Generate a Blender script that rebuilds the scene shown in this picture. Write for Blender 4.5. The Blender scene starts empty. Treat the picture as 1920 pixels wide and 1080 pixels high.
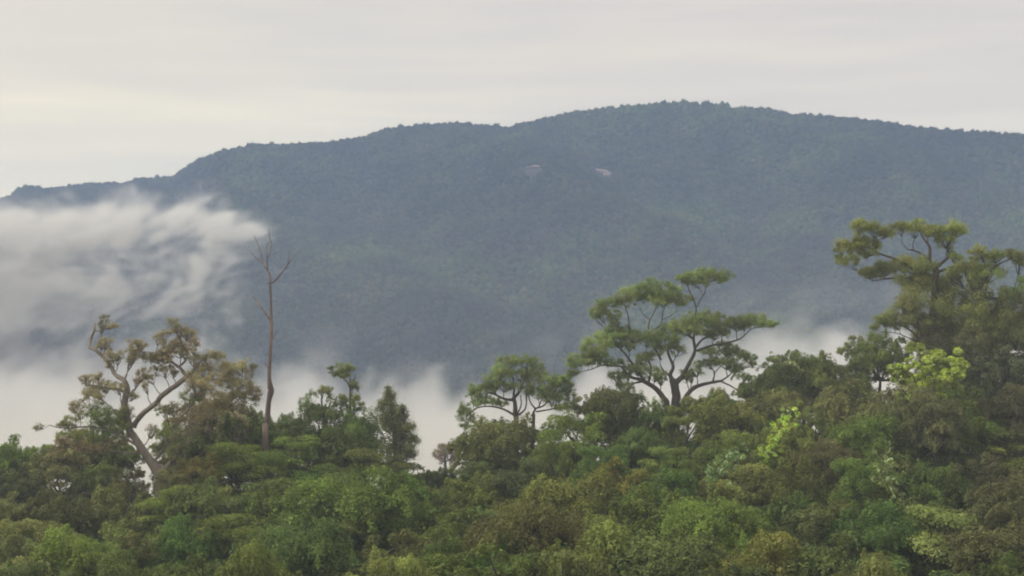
import bpy, math
import numpy as np

# ------------------------------------------------------------------ camera, world, sun, exposure
S = bpy.context.scene
COL = S.collection
F = 2637.0                                   # focal length in pixels of the 1920 px wide photograph
cam_d = bpy.data.cameras.new('camera')
cam_d.lens = 36.0 * F / 1920.0
cam_d.sensor_width = 36.0
cam_d.clip_start = 0.5
cam_d.clip_end = 20000
cam = bpy.data.objects.new('camera', cam_d)
COL.objects.link(cam)
cam.location = (0, 0, 0)
cam.rotation_euler = (math.radians(90), 0, 0)
S.camera = cam

SUN_EL, SUN_AZ = 44.0, -95.0                 # degrees; azimuth from +Y towards +X
world = bpy.data.worlds.new('World')
S.world = world
world.use_nodes = True
nt = world.node_tree
nt.nodes.clear()


def N(tree, kind, **kw):
    n = tree.nodes.new(kind)
    for k, v in kw.items():
        if k.startswith('i_'):
            n.inputs[k[2:].replace('_', ' ')].default_value = v
        else:
            setattr(n, k, v)
    return n


def ramp(tree, stops, interp='LINEAR'):
    r = tree.nodes.new('ShaderNodeValToRGB')
    r.color_ramp.interpolation = interp
    e = r.color_ramp.elements
    while len(e) > 1:
        e.remove(e[-1])
    e[0].position = stops[0][0]
    e[0].color = (*stops[0][1], 1)
    for p, c in stops[1:]:
        x = e.new(p)
        x.color = (*c, 1)
    return r


L = nt.links.new
out = N(nt, 'ShaderNodeOutputWorld')
tc = N(nt, 'ShaderNodeTexCoord')
sep = N(nt, 'ShaderNodeSeparateXYZ')
L(tc.outputs['Generated'], sep.inputs[0])
sky = N(nt, 'ShaderNodeTexSky', sky_type='NISHITA', sun_disc=False,
        sun_elevation=math.radians(SUN_EL), sun_rotation=math.radians(SUN_AZ))
bg_sky = N(nt, 'ShaderNodeBackground')
bg_sky.inputs['Strength'].default_value = 0.10
L(sky.outputs[0], bg_sky.inputs[0])
# overcast cloud deck: pale band low down, grey veil above, thin horizontal streaks
elev = ramp(nt, [(0.0, (1.02, 0.93, 0.70)), (0.06, (1.01, 0.885, 0.64)), (0.10, (0.89, 0.775, 0.585)),
                 (0.14, (0.745, 0.655, 0.535)), (0.20, (0.68, 0.605, 0.52)), (0.45, (0.70, 0.65, 0.59)), (1.0, (0.84, 0.80, 0.75))], 'EASE')
m_st = N(nt, 'ShaderNodeMapping')
m_st.inputs['Scale'].default_value = (1.0, 1.0, 11.0)
m_st.inputs['Rotation'].default_value = (0, math.radians(2.5), 0)
L(tc.outputs['Generated'], m_st.inputs[0])
warp = N(nt, 'ShaderNodeTexNoise', i_Scale=3.2, i_Detail=3.0, i_Roughness=0.45)
L(m_st.outputs[0], warp.inputs['Vector'])
wob = N(nt, 'ShaderNodeMath', operation='MULTIPLY_ADD')
wob.inputs[1].default_value = 0.085
L(warp.outputs['Fac'], wob.inputs[0])
zz = N(nt, 'ShaderNodeMath', operation='ADD')
zz.inputs[1].default_value = -0.042
L(sep.outputs['Z'], zz.inputs[0])
L(zz.outputs[0], wob.inputs[2])
L(wob.outputs[0], elev.inputs[0])
st = N(nt, 'ShaderNodeTexNoise', i_Scale=7.0, i_Detail=4.0, i_Roughness=0.5)
L(m_st.outputs[0], st.inputs['Vector'])
st_r = ramp(nt, [(0.32, (0.955, 0.96, 0.965)), (0.5, (1.0, 0.997, 0.985)), (0.68, (1.055, 1.045, 1.01))])
L(st.outputs['Fac'], st_r.inputs[0])
mul = N(nt, 'ShaderNodeMix', data_type='RGBA', blend_type='MULTIPLY')
mul.inputs['Factor'].default_value = 1.0
L(elev.outputs[0], mul.inputs['A'])
L(st_r.outputs[0], mul.inputs['B'])
gl = ramp(nt, [(0.0, (0.91, 0.93, 0.94)), (0.42, (0.94, 0.955, 0.95)), (0.55, (0.975, 0.995, 0.965)), (0.72, (1.08, 1.08, 0.97)), (1.0, (1.10, 1.09, 0.97))])
gm = N(nt, 'ShaderNodeMath', operation='MULTIPLY_ADD')      # towards the veiled sun on the left
gm.inputs[1].default_value = -0.5
gm.inputs[2].default_value = 0.5
L(sep.outputs['X'], gm.inputs[0])
L(gm.outputs[0], gl.inputs[0])
mul2 = N(nt, 'ShaderNodeMix', data_type='RGBA', blend_type='MULTIPLY')
mul2.inputs['Factor'].default_value = 1.0
L(mul.outputs['Result'], mul2.inputs['A'])
L(gl.outputs[0], mul2.inputs['B'])
bg_cl = N(nt, 'ShaderNodeBackground')
bg_cl.inputs['Strength'].default_value = 1.0
L(mul2.outputs['Result'], bg_cl.inputs[0])
mixw = N(nt, 'ShaderNodeMixShader')
mixw.inputs[0].default_value = 0.93
L(bg_sky.outputs[0], mixw.inputs[1])
L(bg_cl.outputs[0], mixw.inputs[2])
L(mixw.outputs[0], out.inputs[0])

sun_d = bpy.data.lights.new('sun', 'SUN')
sun_d.energy = 1.5
sun_d.angle = math.radians(20)
sun_d.color = (1.0, 0.95, 0.87)
sun = bpy.data.objects.new('sun', sun_d)
COL.objects.link(sun)
sun.rotation_euler = (math.radians(90 - SUN_EL), 0, math.radians(180 - SUN_AZ))

S.view_settings.view_transform = 'Standard'
S.view_settings.look = 'None'
S.view_settings.exposure = 0.45
S.view_settings.gamma = 1.0
S.view_settings.use_curve_mapping = False
S.render.engine = 'CYCLES'
c = S.cycles
c.use_denoising = True
c.denoiser = 'OPENIMAGEDENOISE'
c.max_bounces = 8
c.diffuse_bounces = 3
c.glossy_bounces = 1
c.transmission_bounces = 2
c.transparent_max_bounces = 8
c.volume_bounces = 3
c.volume_step_rate = 1.0
c.volume_max_steps = 256
c.use_adaptive_sampling = True
c.filter_width = 1.95


# ------------------------------------------------------------------ numbers
def P(px, py, D):
    """A point at distance D seen where the photograph shows it (1920 x 1080 pixels)."""
    return np.array([(px - 960.0) / F * D, D, -(py - 540.0) / F * D])


def _hash(ix, iy, iz, seed):
    h = (ix.astype(np.uint32) * np.uint32(374761393)) ^ (iy.astype(np.uint32) * np.uint32(668265263)) \
        ^ (iz.astype(np.uint32) * np.uint32(2246822519)) ^ np.uint32((seed * 3266489917) & 0xffffffff)
    h = (h ^ (h >> np.uint32(15))) * np.uint32(2246822519)
    h = (h ^ (h >> np.uint32(13))) * np.uint32(3266489917)
    return ((h ^ (h >> np.uint32(16))) & np.uint32(0xffffff)).astype(np.float32) / 16777215.0


def vnoise(x, y, z=None, seed=0):
    if z is None:
        z = np.zeros_like(x)
    x, y, z = (np.asarray(a, np.float32) for a in (x, y, z))
    fx, fy, fz = np.floor(x), np.floor(y), np.floor(z)
    ix, iy, iz = fx.astype(np.int64), fy.astype(np.int64), fz.astype(np.int64)
    u, v, w = x - fx, y - fy, z - fz
    u, v, w = (a * a * (3 - 2 * a) for a in (u, v, w))
    r = 0
    for dx in (0, 1):
        for dy in (0, 1):
            for dz in (0, 1):
                r = r + _hash(ix + dx, iy + dy, iz + dz, seed) * (u if dx else 1 - u) * (v if dy else 1 - v) * (w if dz else 1 - w)
    return r


def fbm(x, y, z=None, octv=4, seed=0, gain=0.5):
    s, a, t = 0, 1.0, 0
    for o in range(octv):
        k = 2.03 ** o
        s = s + a * vnoise(x * k + 7.3 * o, y * k - 3.1 * o, None if z is None else z * k + 1.7 * o, seed + o * 17)
        t += a
        a *= gain
    return s / t


def smooth(a, b, x):
    t = np.clip((x - a) / (b - a), 0, 1)
    return t * t * (3 - 2 * t)


# ------------------------------------------------------------------ terrain functions
SKY_X = [-900, 0, 150, 300, 430, 520, 640, 720, 790, 830, 880, 1000, 1100, 1250, 1400, 1500, 1600, 1680, 1800, 1920, 2800]
SKY_Y = [840, 840, 855, 850, 790, 800, 780, 820, 885, 885, 840, 800, 770, 755, 720, 700, 665, 640, 620, 560, 480]
D_FAR, D_NEAR = 235.0, 150.0


def px_of(X, Y):
    return 960.0 + F * X / np.maximum(Y, 1.0)


def canopy(X, Y):
    """Height of the near forest's tree tops."""
    Yc = np.clip(Y, D_NEAR, D_FAR)
    px = np.clip(px_of(X, Yc), -900, 2800)
    sk = np.interp(px, SKY_X, SKY_Y)
    t = (D_FAR - Yc) / (D_FAR - D_NEAR)
    py = sk + (1070 - sk) * t ** 1.05
    return -(py - 540) / F * Yc


def near_ground(X, Y):
    g = canopy(X, Y) - 21.0
    # down from the lookout where the camera stands
    k = smooth(2.0, D_NEAR, Y)
    top = -1.8 - np.maximum(Y - 3.0, 0) * 0.40
    g = np.where(Y < D_NEAR, np.minimum(top, top * (1 - k) + g * k), g)
    far = np.maximum(Y - D_FAR, 0)
    g = g - 0.14 * np.minimum(far, 215) - 0.62 * np.maximum(far - 215, 0)
    g = g + (fbm(X / 30, Y / 30, octv=3, seed=3) - 0.5) * 5 * smooth(10, 60, Y)
    return g


VALLEY = -282.0
RX = [-1500, -600, -200, 0, 20, 35, 60, 100, 130, 170, 230, 260, 325, 345, 380, 420, 480, 540, 620, 680, 730, 800, 870, 950, 1000, 1060,
      1130, 1180, 1270, 1320, 1380, 1420, 1480, 1560, 1640, 1700, 1780, 1860, 1920, 2300, 2900, 3500]
RY = [440, 410, 385, 372, 369, 352, 349, 354, 348, 344, 344, 336, 332, 316, 297, 282, 270, 272, 266, 256, 241, 233, 231, 239, 226, 213,
      203, 197, 191, 194, 204, 202, 214, 218, 226, 237, 244, 249, 252, 275, 330, 420]


def ridge(px):
    Yr = 3050 + 650 * (1 - smooth(330, 420, px)) + 160 * np.sin(px / 430.0) - 120 * smooth(1500, 2000, px)
    zr = (540 - np.interp(px, RX, RY)) / F * Yr - 4.0
    return Yr, zr


def mountain_z(px, s):
    """Height on the mountain at azimuth px and s = 0 (foot) .. 1 (ridge) .. 1.4 (behind the ridge); also the distance."""
    Yr, zr = ridge(px)
    Yb = 1480 + 60 * np.sin(px / 300.0)
    Y = Yb + (Yr - Yb) * s
    X = (px - 960) / F * Y
    prof = np.clip(s, 0, 1) ** 0.94
    z = VALLEY + (zr - VALLEY) * prof
    win = np.clip(s * 5, 0, 1) * np.clip((1 - s) * 5, 0, 1)
    gully = fbm(X / 330 + (Y / 900), Y / 1400, octv=3, seed=11) - 0.5
    spur = np.abs(fbm(X / 210 - Y / 800, Y / 1500, octv=2, seed=29) - 0.5)
    z = z + win * (gully * 190 - spur * 170 + (fbm(X / 70, Y / 70, octv=2, seed=5) - 0.5) * 16)
    back = np.maximum(s - 1, 0)
    z = z - back * (Yr - Yb) * 0.5
    return X, Y, z


def link(name, me, parent=None):
    o = bpy.data.objects.new(name, me)
    COL.objects.link(o)
    if parent is not None:
        o.parent = parent
    return o


def tag(o, label=None, cat=None, group=None, kind=None):
    for k, v in (('label', label), ('category', cat), ('group', group), ('kind', kind)):
        if v:
            o[k] = v
    return o


def np_mesh(name, V, loops, sizes, mats, midx=None, smooth_=False):
    me = bpy.data.meshes.new(name)
    V = np.asarray(V, np.float32)
    loops = np.asarray(loops, np.int32).ravel()
    sizes = np.asarray(sizes, np.int32)
    me.vertices.add(len(V))
    me.vertices.foreach_set('co', V.ravel())
    me.loops.add(len(loops))
    me.loops.foreach_set('vertex_index', loops)
    me.polygons.add(len(sizes))
    st_ = np.concatenate([[0], np.cumsum(sizes)[:-1]]).astype(np.int32)
    me.polygons.foreach_set('loop_start', st_)
    if midx is not None:
        me.polygons.foreach_set('material_index', np.asarray(midx, np.int32))
    if smooth_:
        me.polygons.foreach_set('use_smooth', np.ones(len(sizes), bool))
    for m in (mats if isinstance(mats, (list, tuple)) else [mats]):
        me.materials.append(m)
    me.update(calc_edges=True)
    me.validate()
    return me


def grid_mesh(name, X, Y, Z, mat):
    n, m = X.shape
    V = np.stack([X, Y, Z], -1).reshape(-1, 3)
    i = np.arange(n * m).reshape(n, m)
    q = np.stack([i[:-1, :-1], i[:-1, 1:], i[1:, 1:], i[1:, :-1]], -1).reshape(-1, 4)
    a, b, c_ = V[q[0, 0]], V[q[0, 1]], V[q[0, 2]]
    if np.cross(b - a, c_ - a)[2] < 0:
        q = q[:, ::-1]
    return np_mesh(name, V, q, np.full(len(q), 4), mat, smooth_=True)


# ------------------------------------------------------------------ materials
def new_mat(name):
    m = bpy.data.materials.new(name)
    m.use_nodes = True
    m.node_tree.nodes.clear()
    return m, m.node_tree


def leaf_material(name, transl=0.30, gloss=0.06):
    """Foliage: the object's own colour, varied per leaf clump and per leaf."""
    m, t = new_mat(name)
    o = N(t, 'ShaderNodeOutputMaterial')
    info = N(t, 'ShaderNodeObjectInfo')
    at = N(t, 'ShaderNodeAttribute', attribute_name='tint')
    geo = N(t, 'ShaderNodeTexCoord')
    no = N(t, 'ShaderNodeTexNoise', i_Scale=0.35, i_Detail=3.0)
    t.links.new(geo.outputs['Object'], no.inputs['Vector'])
    hs = N(t, 'ShaderNodeHueSaturation')
    t.links.new(info.outputs['Color'], hs.inputs['Color'])
    sepc = N(t, 'ShaderNodeSeparateColor')
    t.links.new(at.outputs['Color'], sepc.inputs[0])
    mh = N(t, 'ShaderNodeMapRange')
    mh.inputs['To Min'].default_value = 0.480
    mh.inputs['To Max'].default_value = 0.530
    t.links.new(sepc.outputs[1], mh.inputs[0])
    t.links.new(mh.outputs[0], hs.inputs['Hue'])
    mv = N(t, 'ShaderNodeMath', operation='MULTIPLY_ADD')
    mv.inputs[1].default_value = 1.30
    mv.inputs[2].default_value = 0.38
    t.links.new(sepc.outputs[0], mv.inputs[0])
    mn = N(t, 'ShaderNodeMapRange')
    mn.inputs['From Min'].default_value = 0.3
    mn.inputs['From Max'].default_value = 0.7
    mn.inputs['To Min'].default_value = 0.8
    mn.inputs['To Max'].default_value = 1.3
    t.links.new(no.outputs['Fac'], mn.inputs[0])
    mm = N(t, 'ShaderNodeMath', operation='MULTIPLY')
    t.links.new(mv.outputs[0], mm.inputs[0])
    t.links.new(mn.outputs[0], mm.inputs[1])
    t.links.new(mm.outputs[0], hs.inputs['Value'])
    d = N(t, 'ShaderNodeBsdfDiffuse')
    tr = N(t, 'ShaderNodeBsdfTranslucent')
    t.links.new(hs.outputs[0], d.inputs[0])
    t.links.new(hs.outputs[0], tr.inputs[0])
    mx = N(t, 'ShaderNodeMixShader')
    mx.inputs[0].default_value = transl
    t.links.new(d.outputs[0], mx.inputs[1])
    t.links.new(tr.outputs[0], mx.inputs[2])
    g = N(t, 'ShaderNodeBsdfGlossy')
    g.inputs['Roughness'].default_value = 0.45
    g.inputs['Color'].default_value = (0.8, 0.85, 0.8, 1)
    m2 = N(t, 'ShaderNodeMixShader')
    m2.inputs[0].default_value = gloss
    t.links.new(mx.outputs[0], m2.inputs[1])
    t.links.new(g.outputs[0], m2.inputs[2])
    t.links.new(m2.outputs[0], o.inputs[0])
    return m


def noise_mat(name, c1, c2, scale, rough=0.9, coord='Object', bump=0.0, stretch=(1, 1, 1), c3=None):
    m, t = new_mat(name)
    o = N(t, 'ShaderNodeOutputMaterial')
    b = N(t, 'ShaderNodeBsdfPrincipled')
    b.inputs['Roughness'].default_value = rough
    tc_ = N(t, 'ShaderNodeTexCoord')
    mp = N(t, 'ShaderNodeMapping')
    mp.inputs['Scale'].default_value = stretch
    t.links.new(tc_.outputs[coord], mp.inputs[0])
    no = N(t, 'ShaderNodeTexNoise', i_Scale=scale, i_Detail=6.0, i_Roughness=0.6)
    t.links.new(mp.outputs[0], no.inputs['Vector'])
    stops = [(0.35, c1), (0.65, c2)] if c3 is None else [(0.33, c1), (0.5, c3), (0.67, c2)]
    r = ramp(t, stops)
    t.links.new(no.outputs['Fac'], r.inputs[0])
    t.links.new(r.outputs[0], b.inputs['Base Color'])
    if bump:
        bp = N(t, 'ShaderNodeBump')
        bp.inputs['Strength'].default_value = bump
        bp.inputs['Distance'].default_value = 0.2
        t.links.new(no.outputs['Fac'], bp.inputs['Height'])
        t.links.new(bp.outputs[0], b.inputs['Normal'])
    t.links.new(b.outputs[0], o.inputs[0])
    return m


M_LEAF = leaf_material('leaf_canopy', 0.42, 0.015)
M_BIGLEAF = leaf_material('leaf_large', 0.45, 0.10)
M_SOIL = noise_mat('forest_floor', (0.022, 0.025, 0.014), (0.045, 0.042, 0.024), 0.06)
M_SLOPE = noise_mat('mountain_soil', (0.020, 0.028, 0.016), (0.040, 0.045, 0.026), 0.01)
M_BARK = noise_mat('bark_dark', (0.05, 0.042, 0.035), (0.10, 0.085, 0.07), 1.3, bump=0.6, stretch=(1, 1, 0.25))
M_BARK_PALE = noise_mat('bark_pale', (0.13, 0.105, 0.085), (0.28, 0.235, 0.195), 0.9, bump=0.6, stretch=(1, 1, 0.3))
M_BARK_DEAD = noise_mat('bark_dead', (0.10, 0.07, 0.06), (0.33, 0.25, 0.21), 0.75, bump=0.7, stretch=(1, 1, 0.22), c3=(0.17, 0.12, 0.10))
M_ROCK = noise_mat('pale_rock', (0.20, 0.145, 0.125), (0.36, 0.29, 0.265), 0.15, bump=0.8)

# ------------------------------------------------------------------ setting: ground and mountain
xs = np.concatenate([np.linspace(-6000, -400, 40)[:-1], np.linspace(-400, 400, 161), np.linspace(400, 6000, 40)[1:]])
ys = np.concatenate([np.linspace(-500, 0, 14)[:-1], np.linspace(0, 900, 181), np.linspace(900, 5100, 40)[1:]])
GX, GY = np.meshgrid(xs, ys)
GZ = np.maximum(near_ground(GX, GY), VALLEY + (fbm(GX / 150, GY / 150, octv=3, seed=8) - 0.5) * 8)
ground = link('ground', grid_mesh('ground', GX, GY, GZ, M_SOIL))
tag(ground, 'dark soil of the near hillside under the forest', kind='structure')

pxs = np.arange(-1500, 3501, 12.0)
ss = np.concatenate([np.linspace(-0.02, 1.0, 120), np.linspace(1.02, 1.5, 14)])
PXg, SSg = np.meshgrid(pxs, ss)
MX, MY, MZ = mountain_z(PXg, SSg)
MZ = np.where(SSg < 0, VALLEY - 6, MZ)
mountain = link('mountain', grid_mesh('mountain', MX, MY, MZ, M_SLOPE))
tag(mountain, 'long forested mountain ridge across the misty valley', kind='structure')


def slope_hit(px, py):
    s_ = np.linspace(0, 1, 2000)
    X, Y, Z = mountain_z(np.full_like(s_, px), s_)
    yy = 540 - F * Z / Y
    k = int(np.argmax(yy <= py))
    return np.array([X[k], Y[k], Z[k]])


# ------------------------------------------------------------------ far forest on the mountain (one mass of instanced crowns)
def ico(sub=2):
    import bmesh
    bm = bmesh.new()
    bmesh.ops.create_icosphere(bm, subdivisions=sub, radius=1.0)
    v = np.array([p.co[:] for p in bm.verts], np.float32)
    f = np.array([[a.index for a in q.verts] for q in bm.faces], np.int32)
    bm.free()
    return v, f


def far_leaf_material():
    m, t = new_mat('far_forest_leaf')
    o = N(t, 'ShaderNodeOutputMaterial')
    info = N(t, 'ShaderNodeObjectInfo')
    geo = N(t, 'ShaderNodeNewGeometry')
    no = N(t, 'ShaderNodeTexNoise', i_Scale=0.011, i_Detail=4.0, i_Roughness=0.6)
    t.links.new(geo.outputs['Position'], no.inputs['Vector'])
    r1 = ramp(t, [(0.0, (0.022, 0.042, 0.018)), (0.30, (0.044, 0.074, 0.024)), (0.55, (0.062, 0.088, 0.030)), (0.75, (0.080, 0.078, 0.042)),
                  (0.90, (0.044, 0.080, 0.027)), (1.0, (0.085, 0.095, 0.045))])
    t.links.new(info.outputs['Random'], r1.inputs[0])
    r2 = ramp(t, [(0.36, (0.60, 0.66, 0.85)), (0.5, (0.88, 0.90, 1)), (0.64, (1.25, 1.25, 1.0))])
    t.links.new(no.outputs['Fac'], r2.inputs[0])
    mx = N(t, 'ShaderNodeMix', data_type='RGBA', blend_type='MULTIPLY')
    mx.inputs['Factor'].default_value = 1.0
    t.links.new(r1.outputs[0], mx.inputs['A'])
    t.links.new(r2.outputs[0], mx.inputs['B'])
    n3 = N(t, 'ShaderNodeTexNoise', i_Scale=0.0028, i_Detail=3.0, i_Roughness=0.5)   # broad tone patches painted in to strengthen the shading of the folds
    t.links.new(geo.outputs['Position'], n3.inputs['Vector'])
    r3 = ramp(t, [(0.36, (0.70, 0.72, 0.95)), (0.52, (1, 1, 1)), (0.66, (1.30, 1.40, 1.0))])
    t.links.new(n3.outputs['Fac'], r3.inputs[0])
    m3 = N(t, 'ShaderNodeMix', data_type='RGBA', blend_type='MULTIPLY')
    m3.inputs['Factor'].default_value = 1.0
    t.links.new(mx.outputs['Result'], m3.inputs['A'])
    t.links.new(r3.outputs[0], m3.inputs['B'])
    d = N(t, 'ShaderNodeBsdfDiffuse')
    t.links.new(m3.outputs['Result'], d.inputs[0])
    t.links.new(d.outputs[0], o.inputs[0])
    return m


M_FAR = far_leaf_material()
rng = np.random.default_rng(5)
iv, if_ = ico(2)
far_src = []
far_col = bpy.data.collections.new('far_crown_kinds')
for k in range(5):
    d = 0.62 + 0.75 * fbm(iv[:, 0] * 1.7 + 9 * k, iv[:, 1] * 1.7, iv[:, 2] * 1.7, 3, seed=40 + k)
    v = iv * d[:, None]
    v[:, 2] = v[:, 2] * (0.85 if k < 4 else 1.5) + 0.5
    # ragged tufts standing out of the crown
    nt_ = 60
    dirs = rng.normal(size=(nt_, 3))
    dirs[:, 2] = np.abs(dirs[:, 2]) * 0.8
    dirs /= np.linalg.norm(dirs, axis=1)[:, None]
    base = dirs * rng.uniform(0.75, 1.22, (nt_, 1)) + [0, 0, 0.5]
    tv = np.repeat(base, 3, 0) + rng.normal(size=(nt_ * 3, 3)) * 0.17
    V = np.vstack([v, tv])
    Fc = np.vstack([if_, len(v) + np.arange(nt_ * 3).reshape(-1, 3)])
    me = np_mesh('far_crown', V, Fc, np.full(len(Fc), 3), M_FAR)
    o = bpy.data.objects.new('far_crown', me)
    far_col.objects.link(o)
    far_src.append(o)

ROCKS = [(1130, 324, 17, 5.5, 0), (1137, 330, 7, 5, 1), (1003, 314, 10, 3, 2), (988, 316, 3, 2.5, 3), (1408, 419, 4, 1.2, 4)]
rock_pts = [slope_hit(a, b) for a, b, *_ in ROCKS]
pp, sg = [], []
row = 0
sv = 0.0
while sv < 1.035:
    Ym = 1500 + 1550 * min(sv, 1)
    step_px = 8.6 / Ym * F
    p_ = np.arange(-330, 2260, step_px) + rng.uniform(0, step_px)
    pp.append(p_ + rng.uniform(-0.5, 0.5, len(p_)) * step_px)
    sg.append(np.full(len(p_), sv) + rng.uniform(-0.5, 0.5, len(p_)) * 0.006)
    sv += 0.0062 if sv < 0.95 else 0.0026
pp = np.concatenate(pp)
sg = np.clip(np.concatenate(sg), 0.0, 1.045)
fx, fy, fz = mountain_z(pp, sg)
keep = np.ones(len(fx), bool)
for (rx_, ry_, rw, rh, _), rp in zip(ROCKS, rock_pts):
    spx, spy = px_of(fx, fy), 540 - F * (fz + 7) / fy
    w = rw * rp[1] / F
    keep &= ~((np.abs(fx - rp[0]) < w + 3) & (fy < rp[1] + 14) & (fy > rp[1] - 55))
fx, fy, fz, sgk = fx[keep], fy[keep], fz[keep], sg[keep]
nf = len(fx)
pm = bpy.data.meshes.new('mountain_forest')
pm.vertices.add(nf)
pm.vertices.foreach_set('co', np.stack([fx, fy, fz], -1).astype(np.float32).ravel())
sc = rng.uniform(4.0, 7.0, nf) * np.where(rng.random(nf) < 0.03, 1.3, 1.0) * np.where(sgk > 0.955, rng.uniform(0.45, 1.0, nf), 1.0)
stretch_z = rng.uniform(0.85, 1.35, nf)
at = pm.attributes.new('crown_size', 'FLOAT_VECTOR', 'POINT')
at.data.foreach_set('vector', np.stack([sc, sc, sc * stretch_z], -1).astype(np.float32).ravel())
at = pm.attributes.new('turn', 'FLOAT', 'POINT')
at.data.foreach_set('value', rng.uniform(0, 6.28, nf).astype(np.float32))
at = pm.attributes.new('pick', 'INT', 'POINT')
at.data.foreach_set('value', rng.choice(5, nf, p=[.25, .25, .25, .24, .01]).astype(np.int32))
forest = link('mountain_forest', pm)
tag(forest, 'unbroken rainforest of small crowns covering the far mountain', kind='stuff')
ng = bpy.data.node_groups.new('scatter_crowns', 'GeometryNodeTree')
ng.interface.new_socket('Geometry', in_out='INPUT', socket_type='NodeSocketGeometry')
ng.interface.new_socket('Geometry', in_out='OUTPUT', socket_type='NodeSocketGeometry')
gi = ng.nodes.new('NodeGroupInput')
go = ng.nodes.new('NodeGroupOutput')
m2p = ng.nodes.new('GeometryNodeMeshToPoints')
iop = ng.nodes.new('GeometryNodeInstanceOnPoints')
ci = ng.nodes.new('GeometryNodeCollectionInfo')
ci.inputs['Collection'].default_value = far_col
ci.inputs['Separate Children'].default_value = True
ci.inputs['Reset Children'].default_value = True
iop.inputs['Pick Instance'].default_value = True


def named(ng, nm, typ):
    n = ng.nodes.new('GeometryNodeInputNamedAttribute')
    n.data_type = typ
    n.inputs['Name'].default_value = nm
    return [s_ for s_ in n.outputs if s_.enabled and s_.name == 'Attribute'][0]


cx = ng.nodes.new('ShaderNodeCombineXYZ')
ng.links.new(named(ng, 'turn', 'FLOAT'), cx.inputs['Z'])
ng.links.new(gi.outputs[0], m2p.inputs[0])
ng.links.new(m2p.outputs[0], iop.inputs['Points'])
ng.links.new(ci.outputs[0], iop.inputs['Instance'])
ng.links.new(named(ng, 'pick', 'INT'), iop.inputs['Instance Index'])
ng.links.new(cx.outputs[0], iop.inputs['Rotation'])
ng.links.new(named(ng, 'crown_size', 'FLOAT_VECTOR'), iop.inputs['Scale'])
ng.links.new(iop.outputs[0], go.inputs[0])
md = forest.modifiers.new('scatter', 'NODES')
md.node_group = ng

# pale rock faces on the mountain
ROCK_LABEL = ['wide pale rock slab bared high on the mountain, right of centre', 'small bright rock face just under the end of the wide pale slab',
              'faint reddish rock patch left of the wide pale slab', 'tiny white rock dot left of the faint rock patch',
              'tiny pale rock speck low on the right part of the mountain']
for (rx_, ry_, rw, rh, k), rp in zip(ROCKS, rock_pts):
    v = iv.copy()
    d = 0.75 + 0.6 * fbm(iv[:, 0] * 2.1 + k * 5, iv[:, 1] * 2.1, iv[:, 2] * 2.1, 3, seed=70 + k)
    v = v * d[:, None]
    sx, sz = rw * rp[1] / F, rh * rp[1] / F
    v = v * [sx, 7.0, sz]
    if k == 0:
        v[:, 2] -= v[:, 0] * 0.18
    me = np_mesh('rock_face', v, if_, np.full(len(if_), 3), M_ROCK)
    o = link('rock_face', me)
    o.location = tuple(rp + [0, -3, 1.0])
    tag(o, ROCK_LABEL[k], 'rock')


# ------------------------------------------------------------------ plant builders
class Leaves:
    def __init__(self):
        self.V, self.T = [], []

    def clump(self, c_, r, n, size, rng, up=0.35, tint=None, elong=1.0, hollow=0.55):
        """n leaf sprays in a lumpy ellipsoid shell; r = (rx, ry, rz)."""
        d = rng.normal(size=(n, 3))
        d[:, 2] += up
        d /= np.linalg.norm(d, axis=1)[:, None] + 1e-6
        rad = rng.uniform(hollow, 1.0, n) ** 0.6
        lump = 0.82 + 0.4 * vnoise(d[:, 0] * 2.2 + c_[0], d[:, 1] * 2.2 + c_[1], d[:, 2] * 2.2 + c_[2], seed=3)
        p = np.asarray(c_) + d * (rad * lump)[:, None] * np.asarray(r)
        nrm = d + rng.normal(size=(n, 3)) * 0.28
        nrm[:, 2] += 0.45
        nrm /= np.linalg.norm(nrm, axis=1)[:, None]
        a = np.cross(nrm, rng.normal(size=(n, 3)))
        a /= np.linalg.norm(a, axis=1)[:, None] + 1e-6
        b = np.cross(nrm, a)
        s = size * rng.uniform(0.6, 1.35, n)[:, None]
        k = s * 0.5
        droop = nrm * (k * 0.35)
        q = np.stack([p - a * k * elong, p - b * k * 0.55 - droop * .3, p + a * k * elong - droop, p + b * k * 0.6], 1)
        self.V.append(q.reshape(-1, 3))
        t0 = rng.uniform(0.30, 0.85) if tint is None else tint
        h0 = rng.uniform(0.25, 0.75)
        tt = np.clip(t0 + rng.normal(size=n) * 0.045, 0, 1)
        tt = np.where(rng.random(n) < 0.005, rng.uniform(1.2, 2.2, n), tt)   # glints put into the colour of a few leaves
        hh = np.clip(h0 + rng.normal(size=n) * 0.05, 0, 1)
        self.T.append(np.stack([tt, hh, np.zeros(n), np.ones(n)], 1))

    def mesh(self, name, mat):
        V = np.concatenate(self.V)
        T = np.concatenate(self.T)
        nq = len(V) // 4
        me = np_mesh(name, V, np.arange(nq * 4), np.full(nq, 4), mat)
        ca = me.color_attributes.new('tint', 'FLOAT_COLOR', 'POINT')
        ca.data.foreach_set('color', np.repeat(T, 4, 0).astype(np.float32).ravel())
        return me


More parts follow.
